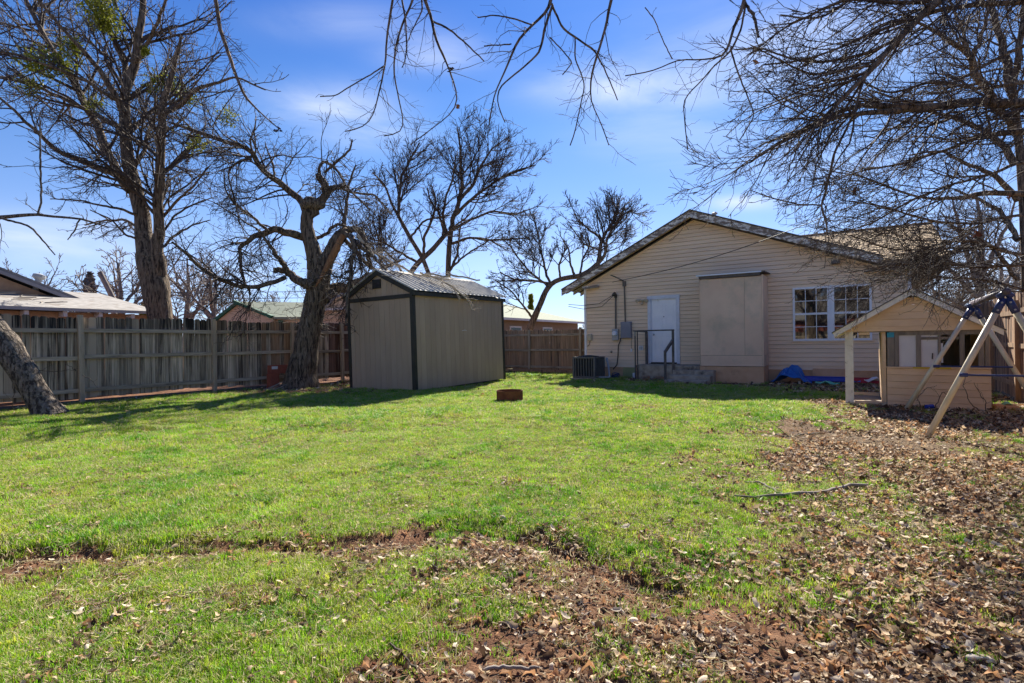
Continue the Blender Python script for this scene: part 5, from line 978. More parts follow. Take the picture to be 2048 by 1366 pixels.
# broken tree inside the fence
D2 = 15.3
t2, lv2 = build_tree('broken_tree', 'broken gnarled tree with split trunk and snapped limbs left of the shed', 'tree', basept(600, 770, D2),
  [tr([(596, 790, 84), (601, 765, 70), (605, 740, 56), (612, 700, 50), (621, 650, 45), (632, 600, 43), (639, 560, 46), (642, 535, 44)], D2),
   tr([(636, 560, 36), (628, 510, 31), (620, 480, 28), (612, 450, 25), (616, 425, 24), (620, 405, 20)], D2-.1), tr([(641, 560, 36), (650, 530, 31), (664, 500, 28), (678, 475, 26), (690, 462, 21)], D2)],
  [tr([(618, 425, 22), (636, 408, 22), (648, 395, 17), (655, 382, 16), (650, 365, 14), (640, 352, 12)], D2-.1), tr([(655, 385, 13), (668, 375, 10), (692, 373, 7)], D2-.1),
   tr([(616, 430, 16), (600, 400, 14), (585, 385, 13), (560, 362, 12), (540, 352, 11), (520, 335, 11), (505, 305, 10), (490, 293, 9), (460, 285, 8), (430, 278, 8), (390, 262, 7), (345, 246, 5)], D2, dd=-1.4),
   tr([(612, 470, 18), (590, 465, 16), (560, 461, 14), (535, 462, 13), (505, 475, 10), (477, 490, 8), (482, 525, 6), (487, 560, 5), (502, 590, 3)], D2, dd=-1),
   tr([(628, 570, 24), (605, 562, 18), (588, 558, 16), (575, 545, 13), (560, 540, 12), (548, 540, 10)], D2-.3), tr([(578, 548, 12), (562, 525, 10), (550, 505, 8), (532, 480, 6), (524, 465, 4)], D2-.3, dd=-.5),
   tr([(570, 555, 9), (547, 566, 9), (495, 577, 8), (431, 557, 8), (395, 530, 7), (365, 500, 6), (345, 485, 4)], D2-.4, dd=-2),
   tr([(648, 600, 24), (664, 582, 22), (682, 572, 20), (700, 578, 16), (722, 560, 12), (750, 545, 9), (800, 520, 5)], D2, dd=1.6),
   tr([(688, 466, 16), (704, 458, 13), (716, 458, 12), (728, 475, 11), (736, 505, 10), (742, 540, 7)], D2, dd=-.3), tr([(690, 466, 9), (708, 480, 9), (706, 520, 8), (700, 560, 7), (694, 600, 6), (692, 650, 4)], D2-.3, dd=-1),
   tr([(700, 470, 9), (720, 492, 8), (748, 515, 7), (775, 545, 5), (800, 560, 3)], D2-.2, dd=-.9), tr([(690, 480, 9), (712, 505, 8), (735, 530, 7), (762, 545, 5)], D2, dd=.5),
   tr([(686, 466, 8), (690, 435, 8), (694, 400, 6), (700, 360, 5), (712, 330, 3)], D2+.2, dd=.8), tr([(640, 352, 7), (636, 335, 6), (650, 320, 6), (680, 345, 5), (690, 370, 4), (740, 420, 3)], D2-.1, dd=-1),
   tr([(650, 345, 5), (672, 325, 5), (700, 300, 4), (705, 280, 3)], D2-.1, dd=-.4), tr([(668, 372, 5), (705, 385, 5), (750, 390, 4), (785, 430, 3)], D2, dd=1),
   tr([(505, 305, 4), (500, 280, 4), (510, 255, 3), (512, 232, 2)], D2-.9), tr([(548, 358, 4), (548, 335, 4), (535, 300, 3), (530, 285, 2)], D2-.5), tr([(503, 318, 6), (480, 320, 5), (462, 335, 4), (455, 352, 3), (470, 400, 3), (480, 450, 2)], D2-.9, dd=-.3),
   tr([(622, 480, 8), (650, 470, 7), (672, 448, 6), (700, 455, 4)], D2+.2), tr([(535, 462, 6), (500, 430, 5), (470, 410, 4), (450, 380, 3), (448, 340, 2)], D2-.6, dd=-.8)],
  [dict(spacing=.085, lo=.25, hi=.65, ang=(30, 80), S_=9, wig=.19, trop=(0, 0, -.04), rk=.5, rmin=.008, taper=.009, lmax=2.0, sides=4),
   dict(spacing=.17, lo=.3, hi=.7, ang=(25, 70), S_=7, wig=.24, trop=(0, 0, -.03), rk=.6, rmin=.0062, taper=.008, lmax=.9, sides=3),
   dict(spacing=.15, lo=.3, hi=.8, ang=(25, 70), S_=5, wig=.26, trop=(0, 0, 0), rk=.6, rmin=.005, taper=.007, lmax=.4, sides=3)], 5)
def pillar(name, tree, pts, rad, mat, k=12):
    off = np.array(rootloc(tree)); Q, r = resample(pts, rad, 12); v, f = tubes((Q-off)[None], r[None], k); link(name, npmesh(name, v, f, mat), tree)
pillar('split_wood', t2, [W(630, 575, D2-.34), W(650, 540, D2-.30), W(666, 508, D2-.24), W(686, 470, D2-.16)], [.02, .06, .09, .08], 'barkred', 8)
pillar('branch_stub', t2, [W(606, 412, D2-.2), W(618, 404, D2-.25), W(630, 404, D2-.15)], [.14, .17, .13], 'barklight', 10)
# pale dead shoots round the broken trunk
g = np.random.default_rng(3); Pn = np.stack([resample(*tr([(600, 700, 40), (625, 600, 40), (640, 540, 40), (650, 500, 30)], D2), 26)[0]]); Rn = np.full((1, 26), .3)
Q, r = spawn(g, Pn, Rn, .022, .15, .45, (20, 95), 9, .24, (0, 0, -.06), rk=.04, rmin=.0075, taper=.006, lmax=1.3); Q2, r2 = spawn(g, Q, r, .14, .3, .7, (20, 60), 6, .25, (0, 0, -.04), rmin=.006, taper=.004, lmax=.5); off = np.array(rootloc(t2))
link('dead_shoots', joinmesh('dead_shoots', [tubes(Q-off, r, 3), tubes(Q2-off, r2, 3)], 'twiglight'), t2, kind='stuff')
# dead branches fallen on the shed roof
Pb = []
for q in ([(715, 470, 6), (745, 505, 6), (790, 530, 5), (830, 548, 4), (900, 560, 3)], [(740, 500, 5), (760, 530, 5), (800, 560, 4), (835, 590, 3)], [(840, 545, 4), (880, 560, 4), (930, 590, 3), (945, 620, 2)], [(700, 560, 4), (720, 600, 4), (735, 625, 3)], [(960, 560, 3), (900, 552, 4), (850, 548, 3)]):
    P, R = tr(q, 14.6, dd=.6 if q[0][0] < 900 else 0); Q, r = resample(P, R, 16, .3, 9); Pb.append((Q, r))
sb = thing('dead_branches', 'bleached dead branches draped over the shed roof from the broken tree', 'branches', tuple(Pb[0][0][0])); off = np.array(rootloc(sb)); P = np.stack([p[0] for p in Pb]); R = np.stack([p[1] for p in Pb])
for p, r_ in Pb: v, f = tubes((p-off)[None], r_[None], 6); link('branch', npmesh('branch', v, f, 'twiglight'), sb)
Q, r = spawn(g, P, R, .10, .2, .5, (20, 70), 7, .2, (0, 0, -.06), rmin=.005, taper=.006, lmax=.8); Q2, r2 = spawn(g, Q, r, .15, .3, .7, (20, 60), 5, .25, (0, 0, -.05), rmin=.004, taper=.004, lmax=.4)
link('twigs', joinmesh('twigs', [tubes(Q-off, r, 3), tubes(Q2-off, r2, 3)], 'twiglight'), sb, kind='stuff')
# two trees behind the shed
D3 = 27
up3 = lambda sp: [dict(spacing=sp, lo=.3, hi=.75, ang=(20, 55), S_=9, wig=.13, trop=(.01, 0, .05), rk=.55, rmin=.014, taper=.009, lmax=2.7, sides=4), dict(spacing=sp*.6, lo=.3, hi=.6, ang=(20, 50), S_=6, wig=.15, trop=(.01, 0, .05), rk=.6, rmin=.012, taper=.009, lmax=1.8, sides=3), dict(spacing=sp*.5, lo=.35, hi=.7, ang=(20, 50), S_=5, wig=.2, trop=(0, 0, .03), rk=.6, rmin=.0095, taper=.008, lmax=.9, sides=3)]
_tr = tr
def tr(p, d, dd=0): P, R = _tr(p, d, dd=dd); return P, [r*.8 for r in R]
build_tree('bare_tree', 'bare tree rising behind the shed roof with limbs fanning up to the right', 'tree', basept(897, 690, D3), [tr([(900, 690, 17), (897, 600, 14), (896, 545, 13), (898, 500, 13), (902, 460, 12)], D3)],
  [tr([(902, 460, 12), (908, 430, 11), (918, 400, 10), (925, 375, 8), (921, 330, 7), (921, 290, 5), (914, 255, 3)], D3, dd=.5), tr([(910, 430, 9), (940, 402, 8), (985, 366, 6), (1020, 345, 5), (1072, 330, 3)], D3, dd=-1.5), tr([(920, 400, 9), (945, 372, 8), (962, 330, 6), (985, 295, 4), (1020, 272, 2)], D3, dd=1),
   tr([(902, 462, 8), (940, 440, 6), (985, 422, 5), (1030, 430, 4), (1076, 412, 2)], D3, dd=1), tr([(897, 490, 8), (940, 474, 6), (985, 480, 5), (1030, 478, 4), (1060, 476, 2)], D3, dd=-1), tr([(897, 545, 7), (915, 510, 6), (918, 470, 5), (925, 430, 3)], D3, dd=.8), tr([(898, 540, 6), (925, 515, 5), (955, 495, 4), (980, 480, 2)], D3, dd=-.5),
   tr([(896, 470, 8), (885, 440, 7), (890, 400, 6), (905, 360, 5), (912, 310, 3)], D3, dd=-1)], up3(.27), 8)
build_tree('bare_tree', 'bare tree crossing diagonally behind the shed ridge left of the fanning one', 'tree', basept(790, 690, D3-1), [tr([(780, 700, 17), (800, 620, 15), (812, 560, 14), (835, 525, 13), (860, 505, 12), (890, 470, 11)], D3-1), tr([(875, 640, 14), (862, 560, 11), (845, 515, 11), (820, 475, 10), (798, 435, 9)], D3-1)],
  [tr([(798, 435, 9), (797, 400, 8), (803, 355, 7), (822, 315, 5), (840, 285, 3)], D3-1, dd=1), tr([(798, 435, 7), (780, 400, 6), (770, 370, 5), (745, 345, 3)], D3-1, dd=-1), tr([(845, 515, 8), (850, 470, 7), (868, 430, 6), (872, 395, 4), (862, 370, 3)], D3-1, dd=-1), tr([(890, 470, 8), (880, 430, 6), (860, 400, 4), (855, 375, 3)], D3-1), tr([(835, 525, 7), (800, 505, 6), (770, 485, 5), (740, 478, 3)], D3-1, dd=1), tr([(812, 560, 6), (790, 520, 5), (765, 500, 4), (745, 440, 3)], D3-1, dd=-1), tr([(820, 475, 6), (850, 440, 5), (900, 430, 3)], D3-1, dd=1), tr([(868, 500, 6), (900, 460, 5), (940, 430, 4), (960, 390, 2)], D3-1, dd=-1), tr([(800, 620, 6), (770, 560, 5), (755, 500, 4), (760, 440, 3), (750, 390, 2)], D3-1, dd=-1)], up3(.25), 9)
# leaning tree behind the back fence, limb over the house
D4 = 25
build_tree('leaning_tree', 'bare tree leaning right over the left eave of the house behind the back fence', 'tree', basept(1050, 690, D4), [tr([(1048, 700, 19), (1062, 650, 17), (1078, 615, 15), (1092, 580, 14), (1102, 566, 13), (1125, 556, 12), (1160, 553, 13), (1190, 535, 13), (1200, 522, 10)], D4)],
  [tr([(1196, 530, 11), (1200, 500, 10), (1205, 478, 8), (1222, 450, 6), (1238, 420, 4), (1232, 395, 2)], D4), tr([(1198, 525, 9), (1213, 505, 8), (1212, 480, 6), (1225, 455, 5), (1255, 420, 3), (1280, 432, 2)], D4, dd=-1), tr([(1205, 480, 6), (1180, 460, 5), (1155, 440, 3), (1143, 412, 2)], D4, dd=1), tr([(1200, 500, 5), (1170, 490, 4), (1150, 465, 3), (1140, 450, 2)], D4, dd=-1), tr([(1150, 555, 7), (1140, 525, 5), (1138, 500, 4), (1120, 470, 2)], D4, dd=.5), tr([(1100, 568, 7), (1088, 530, 6), (1080, 490, 4), (1072, 455, 3), (1068, 430, 2)], D4, dd=1), tr([(1098, 572, 7), (1060, 545, 5), (1035, 515, 4), (1020, 490, 3), (1000, 475, 2)], D4, dd=-1), tr([(1100, 568, 6), (1065, 560, 5), (1030, 560, 4), (1000, 545, 3)], D4, dd=1), tr([(1120, 560, 6), (1118, 530, 5), (1130, 500, 3), (1128, 475, 2)], D4, dd=-1), tr([(1190, 545, 6), (1220, 520, 4), (1255, 515, 3), (1285, 500, 2)], D4, dd=1), tr([(1068, 640, 7), (1045, 610, 5), (1020, 580, 4), (990, 560, 3)], D4, dd=-1), tr([(1160, 553, 6), (1165, 520, 5), (1180, 490, 4), (1170, 455, 2)], D4, dd=1)], up3(.23), 10)
tr = _tr
# leaning trunk at the left edge, its crown above and outside the frame
D5 = 9.9
t5, lv5 = build_tree('leaning_tree', 'leaning trunk with mottled flaking bark at the left edge of the lawn', 'tree', basept(90, 828, D5), [tr([(102, 838, 66), (88, 815, 47), (68, 780, 44), (42, 735, 46), (12, 690, 50), (-20, 650, 50), (-90, 590, 52), (-160, 530, 44)], D5)],
  [tr([(-150, 540, 30), (-220, 420, 26), (-260, 250, 20), (-280, 60, 12)], D5, dd=-1), tr([(-120, 565, 22), (-140, 470, 18), (-60, 440, 10), (0, 436, 8), (75, 426, 6), (92, 432, 5), (160, 436, 4), (215, 455, 3)], D5, dd=-.6), tr([(0, 436, 5), (60, 452, 4), (85, 480, 3), (110, 510, 2)], D5-.5), tr([(76, 427, 4), (82, 400, 4), (80, 330, 4), (80, 240, 3)], D5-.6), tr([(160, 436, 3), (150, 460, 3), (135, 480, 2)], D5-.6)],
  [dict(spacing=.45, lo=.15, hi=.4, ang=(30, 80), S_=7, wig=.2, trop=(0, 0, -.02), rk=.4, rmin=.004, taper=.007, lmax=1.2, sides=4), dict(spacing=.22, lo=.3, hi=.6, ang=(25, 65), S_=6, wig=.22, trop=(0, 0, -.02), rmin=.003, taper=.006, lmax=.5, sides=3)], 12, mats=('barklight', 'twig'))
# neighbour's tree at the right, limbs reaching in over the yard
flow = dict(dirbias=(-.35, -.1, -.15))
D6 = 5.6
t6, lv6 = build_tree('overhanging_tree', 'dark bare tree beyond the right fence reaching its limbs over the yard', 'tree', (3.6, 8.3, gh(3.6, 8.3)),
  [([(3.6, 8.3, -.1), (3.65, 8.3, 1.5), (3.7, 8.2, 3.0), (3.8, 8.1, 4.5), (3.9, 8.2, 6.5)], [.30, .25, .22, .18, .12])],
  [([np.array((3.7, 8.2, 3.2)), *tr([(2140, 212, 20), (2048, 206, 18), (1950, 208, 18), (1880, 210, 18), (1820, 217, 17), (1790, 214, 14), (1740, 203, 10), (1700, 206, 8), (1650, 238, 7), (1600, 262, 6), (1545, 288, 5), (1500, 325, 3)], D6, dd=-.6)[0]], [.09]+tr([(2140, 212, 20), (2048, 206, 18), (1950, 208, 18), (1880, 210, 18), (1820, 217, 17), (1790, 214, 14), (1740, 203, 10), (1700, 206, 8), (1650, 238, 7), (1600, 262, 6), (1545, 288, 5), (1500, 325, 3)], D6)[1]),
   tr([(1800, 222, 12), (1740, 224, 10), (1690, 228, 8), (1650, 240, 7), (1590, 272, 5), (1520, 310, 3)], D6-.3, dd=-.5),
   ([np.array((3.8, 8.1, 4.6)), *tr([(2080, -110, 22), (1960, -50, 20), (1880, -2, 19), (1830, 38, 15), (1790, 78, 12), (1757, 128, 11), (1705, 175, 9), (1662, 222, 7), (1622, 258, 4), (1590, 300, 3)], 4.9, dd=-.3)[0]], [.09]+tr([(2080, -110, 22), (1960, -50, 20), (1880, -2, 19), (1830, 38, 15), (1790, 78, 12), (1757, 128, 11), (1705, 175, 9), (1662, 222, 7), (1622, 258, 4), (1590, 300, 3)], 4.9)[1]),
   tr([(2090, 8, 12), (2000, 6, 10), (1920, 8, 9), (1840, 35, 7), (1770, 55, 6), (1690, 90, 5), (1620, 120, 4), (1530, 130, 3)], 5.2, dd=-.5), tr([(1880, 0, 9), (1800, 8, 8), (1700, -5, 7), (1640, 20, 5), (1560, 60, 4), (1500, 110, 3)], 4.9, dd=-.3),
   tr([(1780, 85, 7), (1720, 110, 6), (1650, 125, 5), (1590, 120, 4), (1520, 95, 3), (1470, 100, 2)], 4.8, dd=.4), tr([(1757, 128, 6), (1690, 140, 5), (1620, 150, 4), (1560, 120, 3), (1500, 90, 2)], 4.8, dd=-.5),
   tr([(1720, 205, 5), (1690, 262, 5), (1670, 300, 5), (1662, 340, 5), (1652, 385, 5), (1640, 412, 4), (1650, 432, 4), (1656, 455, 3), (1650, 480, 2)], D6-.4, dd=-.2), tr([(1642, 410, 3), (1600, 410, 3), (1540, 395, 2), (1500, 380, 1.6)], D6-.5),
   tr([(2150, 272, 17), (2048, 262, 15), (1995, 268, 10), (1950, 276, 7), (1890, 300, 5), (1800, 330, 4), (1720, 340, 3), (1650, 370, 2)], 6.0, dd=-.4), tr([(2150, 392, 16), (2048, 385, 12), (1985, 384, 11), (1925, 396, 8), (1860, 400, 5), (1790, 380, 4), (1720, 350, 3), (1640, 340, 2)], 6.4, dd=-.5),
   tr([(2130, 470, 9), (2048, 512, 7), (2010, 505, 7), (1955, 480, 6), (1900, 482, 5), (1840, 500, 4), (1780, 500, 3), (1700, 470, 2)], 6.6, dd=-.6), tr([(2130, 180, 10), (2048, 160, 8), (1960, 180, 6), (1870, 160, 5), (1780, 190, 4), (1700, 150, 3)], 6.3, dd=.4),
   tr([(2130, 330, 8), (2048, 320, 7), (1980, 350, 6), (1900, 370, 5), (1820, 400, 4), (1740, 450, 3), (1660, 470, 2)], 5.8, dd=-.5), tr([(2150, 540, 9), (2048, 530, 7), (1960, 535, 6), (1880, 525, 4), (1780, 530, 3), (1700, 545, 2)], 6.8, dd=-.6), tr([(2150, 60, 9), (2048, 90, 8), (1970, 130, 6), (1900, 170, 5), (1840, 230, 4), (1790, 290, 2)], 5.6, dd=.3),
   tr([(2120, 440, 8), (2030, 430, 6), (1950, 450, 5), (1850, 440, 4), (1760, 410, 3), (1680, 400, 2)], 6.1, dd=-.3), tr([(1960, -40, 10), (1850, -60, 8), (1740, -30, 6), (1640, 40, 4), (1560, 30, 3)], 4.7, dd=.4), tr([(2140, 610, 8), (2048, 580, 6), (1980, 560, 5), (1900, 555, 4), (1820, 560, 2)], 7.2, dd=-.2)],
  [dict(spacing=.088, lo=.18, hi=.55, ang=(20, 60), S_=8, wig=.16, trop=(-.02, 0, -.03), rk=.5, rmin=.0038, taper=.0065, lmax=1.2, sides=4, start=.25, **flow),
   dict(spacing=.078, lo=.25, hi=.6, ang=(20, 60), S_=6, wig=.2, trop=(-.01, 0, -.02), rk=.6, rmin=.0029, taper=.006, lmax=.5, sides=3),
   dict(spacing=.12, lo=.25, hi=.6, ang=(20, 60), S_=4, wig=.22, trop=(0, 0, 0), rk=.6, rmin=.0024, taper=.005, lmax=.2, sides=3)], 14)
# tree behind the viewer whose long shoots hang into the view
sh = []
for q in ([(785, -120, 6), (788, -20, 5), (778, 50, 4.5), (772, 70, 4), (772, 130, 3.5), (768, 140, 3.5), (755, 200, 2.5), (742, 245, 2.2), (718, 260, 2), (690, 262, 1.5)], [(768, 132, 3), (740, 150, 2.5), (702, 172, 2.5), (670, 192, 2), (640, 193, 1.5)], [(770, -120, 5), (800, -20, 4), (810, 30, 3.5), (814, 90, 3), (810, 125, 2), (804, 135, 1.5)], [(850, -120, 5), (826, 5, 4.5), (800, 55, 4), (788, 110, 3.5), (788, 155, 3), (798, 200, 2.5), (812, 262, 2), (790, 272, 2), (768, 272, 1.5)],
          [(835, -120, 8), (848, 0, 7), (862, 30, 6), (870, 75, 5), (882, 105, 5), (895, 130, 3.5), (908, 165, 3), (920, 205, 2.5), (900, 232, 1.6), (880, 245, 1.5), (820, 290, 1.2)], [(865, 42, 4), (898, 58, 4), (930, 85, 3.5), (968, 122, 2.5)], [(842, -20, 4), (845, 20, 3), (820, 70, 2), (818, 80, 1.5)],
          [(415, -120, 9), (430, -10, 8), (436, 40, 7.5), (452, 90, 7), (470, 145, 6), (490, 195, 5), (520, 225, 2.5), (555, 255, 2)]):
    sh.append(tr(q, 4.2, dd=-.2))
t8, lv8 = build_tree('overhanging_tree', 'tree behind the viewer whose thin shoots hang into the top of the picture', 'tree', (-2.2, -1.6, gh(-2.2, -1.6)), [([(-2.2, -1.6, -.1), (-2.25, -1.55, 2), (-2.3, -1.3, 3.4)], [.28, .22, .18])],
  sh+[([(-2.3, -1.3, 3.3), (-2.6, .5, 4.2), tuple(W(820, -160, 4.3)), tuple(W(835, -120, 4.2))], [.14, .08, .03, .015]), ([(-2.3, -1.3, 3.4), (-3.2, .3, 4.3), tuple(W(415, -160, 4.3)), tuple(W(415, -120, 4.2))], [.12, .07, .03, .016]), ([(-2.3, -1.3, 3.4), (-1.2, .8, 4.6), tuple(W(1150, -180, 4.0)), tuple(W(1220, -160, 4.0))], [.13, .08, .05, .03]), ([(-2.3, -1.3, 3.4), (-3.5, -3, 5), (-4.2, -4.5, 7)], [.14, .1, .05]), ([(-2.3, -1.3, 3.4), (-1.5, -3, 5), (-.5, -4.5, 7.5)], [.14, .1, .05])]
   +[tr(q, 4.0, dd=-.2) for q in ([(1150, -160, 9), (1112, -50, 8), (1104, 0, 7), (1098, 20, 6), (1062, 52, 5.5), (1030, 85, 5), (1020, 120, 4), (1003, 155, 3), (985, 200, 2.5), (978, 250, 1.6)], [(1105, 12, 5), (1090, 55, 5), (1082, 100, 4.5), (1072, 112, 4), (1030, 150, 3.5), (1000, 172, 3), (992, 200, 2.2), (1010, 245, 1.5)], [(1104, 8, 5), (1122, 55, 4.5), (1155, 78, 4), (1190, 100, 4), (1215, 150, 3), (1235, 200, 1.8)], [(1150, 75, 3), (1150, 120, 3), (1162, 145, 3), (1170, 170, 2.5), (1160, 215, 2), (1150, 265, 1.8), (1140, 290, 1.4)], [(1240, -160, 8), (1228, -40, 7), (1222, 10, 6), (1212, 55, 5), (1192, 115, 4.5), (1182, 150, 4), (1178, 200, 2.5), (1200, 240, 2), (1218, 290, 1.3)],
      [(1065, 50, 3), (1030, 38, 3), (990, 30, 2.5), (955, 35, 1.6)], [(1022, 88, 3), (1000, 90, 2.5), (968, 92, 1.5)], [(1100, 75, 2.5), (1120, 95, 2.5), (1145, 125, 2), (1125, 150, 1.5)], [(1500, -120, 9), (1492, 0, 8), (1470, 45, 6), (1458, 90, 5), (1448, 115, 4), (1415, 120, 3), (1350, 118, 2.5), (1320, 140, 2), (1250, 152, 1.4)], [(1490, 5, 6), (1510, 35, 6), (1516, 75, 5)], [(1490, 10, 5), (1485, 50, 4), (1465, 100, 4), (1430, 130, 3), (1400, 165, 2.5), (1365, 200, 2), (1375, 300, 1.4)], [(1462, 95, 4), (1470, 130, 3.5), (1490, 180, 3), (1510, 230, 2), (1480, 280, 1.5)], [(1345, 118, 2.5), (1325, 80, 2), (1310, 40, 2), (1290, 15, 1.4)])],
  [dict(spacing=.085, lo=.12, hi=.4, ang=(30, 70), S_=6, wig=.22, trop=(0, 0, -.04), rk=.5, rmin=.0018, taper=.004, lmax=.4, sides=4, start=.3), dict(spacing=.09, lo=.3, hi=.7, ang=(30, 60), S_=4, wig=.2, trop=(0, 0, 0), rmin=.0011, taper=.003, lmax=.1, sides=3)], 21)
for nm, px, py, d, mt in (('seed_pod', 562, 258, 4.0, 'blue'), ('seed_pod', 552, 262, 4.0, 'blue'), ('seed_pod', 916, 212, 4.0, 'barkred'), ('seed_pod', 904, 137, 4.1, 'twig'), ('leaf_cluster', 1512, 122, 4.0, 'barkred')):
    c = W(px, py, d); off = np.array(rootloc(t8)); g = np.random.default_rng(int(px)); m = MB()
    for k in range(3): q = c+g.normal(size=3)*.008; m.tube([tuple(q+[-.016, 0, .012*k-.01]), tuple(q), tuple(q+[.016, .004, -.006])], [.003, .009, .002], 6)
    m.build(nm, mt, t8)
for px, py in ((1718, 380), (1615, 125), (2020, 395), (1980, 425), (1950, 465)):
    m = MB(); c = W(px, py, 6.0); 
    for k in range(4): q = c+rng.normal(0, .02, 3); a = rng.normal(0, .03, 3); b = rng.normal(0, .02, 3); m.add([tuple(q-a), tuple(q+b), tuple(q+a), tuple(q-b)], [(0, 1, 2, 3)])
    m.build('dry_leaf', 'rust', t6)
# trees right of the house
rt = lambda sp: [dict(spacing=sp, lo=.3, hi=.6, ang=(25, 60), S_=8, wig=.16, trop=(0, 0, .02), rk=.6, rmin=.010, taper=.010, lmax=3, sides=4), dict(spacing=sp*.55, lo=.3, hi=.6, ang=(20, 60), S_=6, wig=.2, trop=(0, 0, .02), rk=.6, rmin=.0085, taper=.009, lmax=1.4, sides=3), dict(spacing=sp*.5, lo=.3, hi=.7, ang=(20, 60), S_=5, wig=.22, trop=(0, 0, 0), rk=.6, rmin=.007, taper=.007, lmax=.6, sides=3)]
D7 = 15
build_tree('bare_tree', 'big reddish barked tree behind the right fence at the picture edge', 'tree', basept(2040, 720, D7), [tr([(2058, 760, 22), (2056, 640, 18), (2052, 540, 16), (2048, 420, 15), (2040, 300, 14), (2032, 230, 14), (2022, 170, 14)], D7)],
  [tr([(2022, 180, 16), (2010, 110, 14), (1990, 40, 11), (1975, -60, 8)], D7, dd=1), tr([(2022, 190, 14), (2040, 100, 12), (2048, 0, 9), (2060, -90, 6)], D7), tr([(2028, 260, 16), (1990, 200, 13), (1945, 140, 13), (1938, 110, 12), (1905, 85, 9), (1870, 60, 7), (1820, 40, 4)], D7, dd=-1.5), tr([(1940, 120, 10), (1960, 80, 8), (1975, 30, 6), (1985, -40, 4)], D7-1), tr([(2030, 330, 14), (1985, 270, 11), (1930, 240, 9), (1880, 230, 7), (1800, 200, 5), (1740, 180, 3)], D7, dd=1.5), tr([(2034, 400, 12), (1990, 350, 9), (1940, 330, 7), (1880, 300, 5), (1820, 310, 3)], D7, dd=-1), tr([(2036, 480, 11), (2000, 420, 8), (1960, 400, 6), (1910, 380, 4)], D7, dd=1), tr([(1938, 112, 7), (1925, 60, 6), (1900, 0, 5), (1870, -50, 3)], D7-1.5), tr([(2036, 560, 9), (1990, 500, 7), (1950, 470, 5), (1900, 450, 3)], D7, dd=-1)], rt(.28), 31, mats=('bark', 'twig'))
build_tree('bare_tree', 'dense twiggy tree filling the gap between shingled roof and right fence', 'tree', basept(1965, 700, 24), [tr([(1965, 700, 20), (1962, 620, 16), (1958, 560, 14)], 24)],
  [tr([(1958, 570, 12), (1930, 500, 9), (1915, 440, 6), (1905, 400, 3)], 24, dd=1), tr([(1958, 560, 12), (1965, 480, 9), (1960, 420, 6), (1950, 390, 3)], 24), tr([(1960, 560, 10), (1990, 500, 8), (2020, 440, 5), (2030, 400, 3)], 24, dd=-1), tr([(1960, 600, 9), (1920, 560, 7), (1890, 530, 5), (1870, 500, 3)], 24), tr([(1962, 610, 9), (2000, 570, 7), (2040, 540, 4)], 24, dd=1), tr([(1962, 640, 8), (1920, 610, 6), (1880, 590, 4), (1855, 570, 3)], 24, dd=-1), tr([(1960, 540, 8), (1945, 480, 6), (1900, 450, 4), (1880, 420, 2)], 24, dd=1)],
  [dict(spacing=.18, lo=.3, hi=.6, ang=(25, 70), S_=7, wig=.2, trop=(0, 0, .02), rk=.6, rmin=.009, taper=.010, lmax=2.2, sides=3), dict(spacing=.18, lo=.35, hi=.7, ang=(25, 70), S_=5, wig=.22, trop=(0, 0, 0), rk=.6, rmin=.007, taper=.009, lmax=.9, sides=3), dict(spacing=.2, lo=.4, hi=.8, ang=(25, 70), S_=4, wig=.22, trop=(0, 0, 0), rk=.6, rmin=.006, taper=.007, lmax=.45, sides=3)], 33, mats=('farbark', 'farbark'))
# distant bare trees: three kinds, copied
def proto(seed, h):
    g = np.random.default_rng(seed); base = (0, 0, 0); lim = []
    for k in range(6):
        a = k*1.05+g.uniform(-.3, .3); z0 = h*(.22+.06*k); lim.append(([(0, 0, z0), (math.cos(a)*h*.15, math.sin(a)*h*.15, z0+h*.16), (math.cos(a)*h*.27, math.sin(a)*h*.27, min(z0+h*.38, h))], [.09, .06, .02]))
    return build_tree('distant_tree', 'x', 'tree', base, [([(0, 0, -.2), (.1, 0, h*.3), (0, .1, h*.55), (.1, .1, h*.8)], [.2, .15, .10, .03])], lim,
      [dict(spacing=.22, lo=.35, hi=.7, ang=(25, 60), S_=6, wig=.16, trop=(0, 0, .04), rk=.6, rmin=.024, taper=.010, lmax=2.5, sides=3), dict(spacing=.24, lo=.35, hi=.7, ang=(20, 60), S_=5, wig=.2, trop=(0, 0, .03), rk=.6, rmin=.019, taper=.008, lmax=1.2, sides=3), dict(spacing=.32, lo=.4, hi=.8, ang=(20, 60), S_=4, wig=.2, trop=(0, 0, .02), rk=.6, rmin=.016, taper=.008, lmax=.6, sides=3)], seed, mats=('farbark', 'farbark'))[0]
spots = [(-120, 38, 0, 'distant bare tree above the outbuilding roof at the far left edge'), (60, 44, 1, 'distant bare tree seen above the pale outbuilding roof near the turbine vent'), (185, 40, 2, 'distant bare tree behind the leaning utility pole'), (245, 36, 0, 'distant bare tree just left of the tall mistletoe tree trunk'),
         (375, 38, 1, 'distant bare tree just right of the tall mistletoe tree trunk'), (425, 33, 2, 'distant bare tree left of the green trimmed gable'), (540, 50, 0, 'distant bare tree over the green trimmed roof'), (960, 46, 1, 'distant bare tree over the right end of the shed roof'), (1150, 58, 2, 'distant bare tree behind the leaning tree near the house eave'),
         (1875, 44, 0, 'distant bare tree in the gap right of the house corner'), (1920, 38, 2, 'distant bare tree above the playhouse right roof slope'), (2010, 34, 1, 'distant bare tree above the swing set'), (2100, 30, 0, 'distant bare tree at the far right edge')]
protos = {}
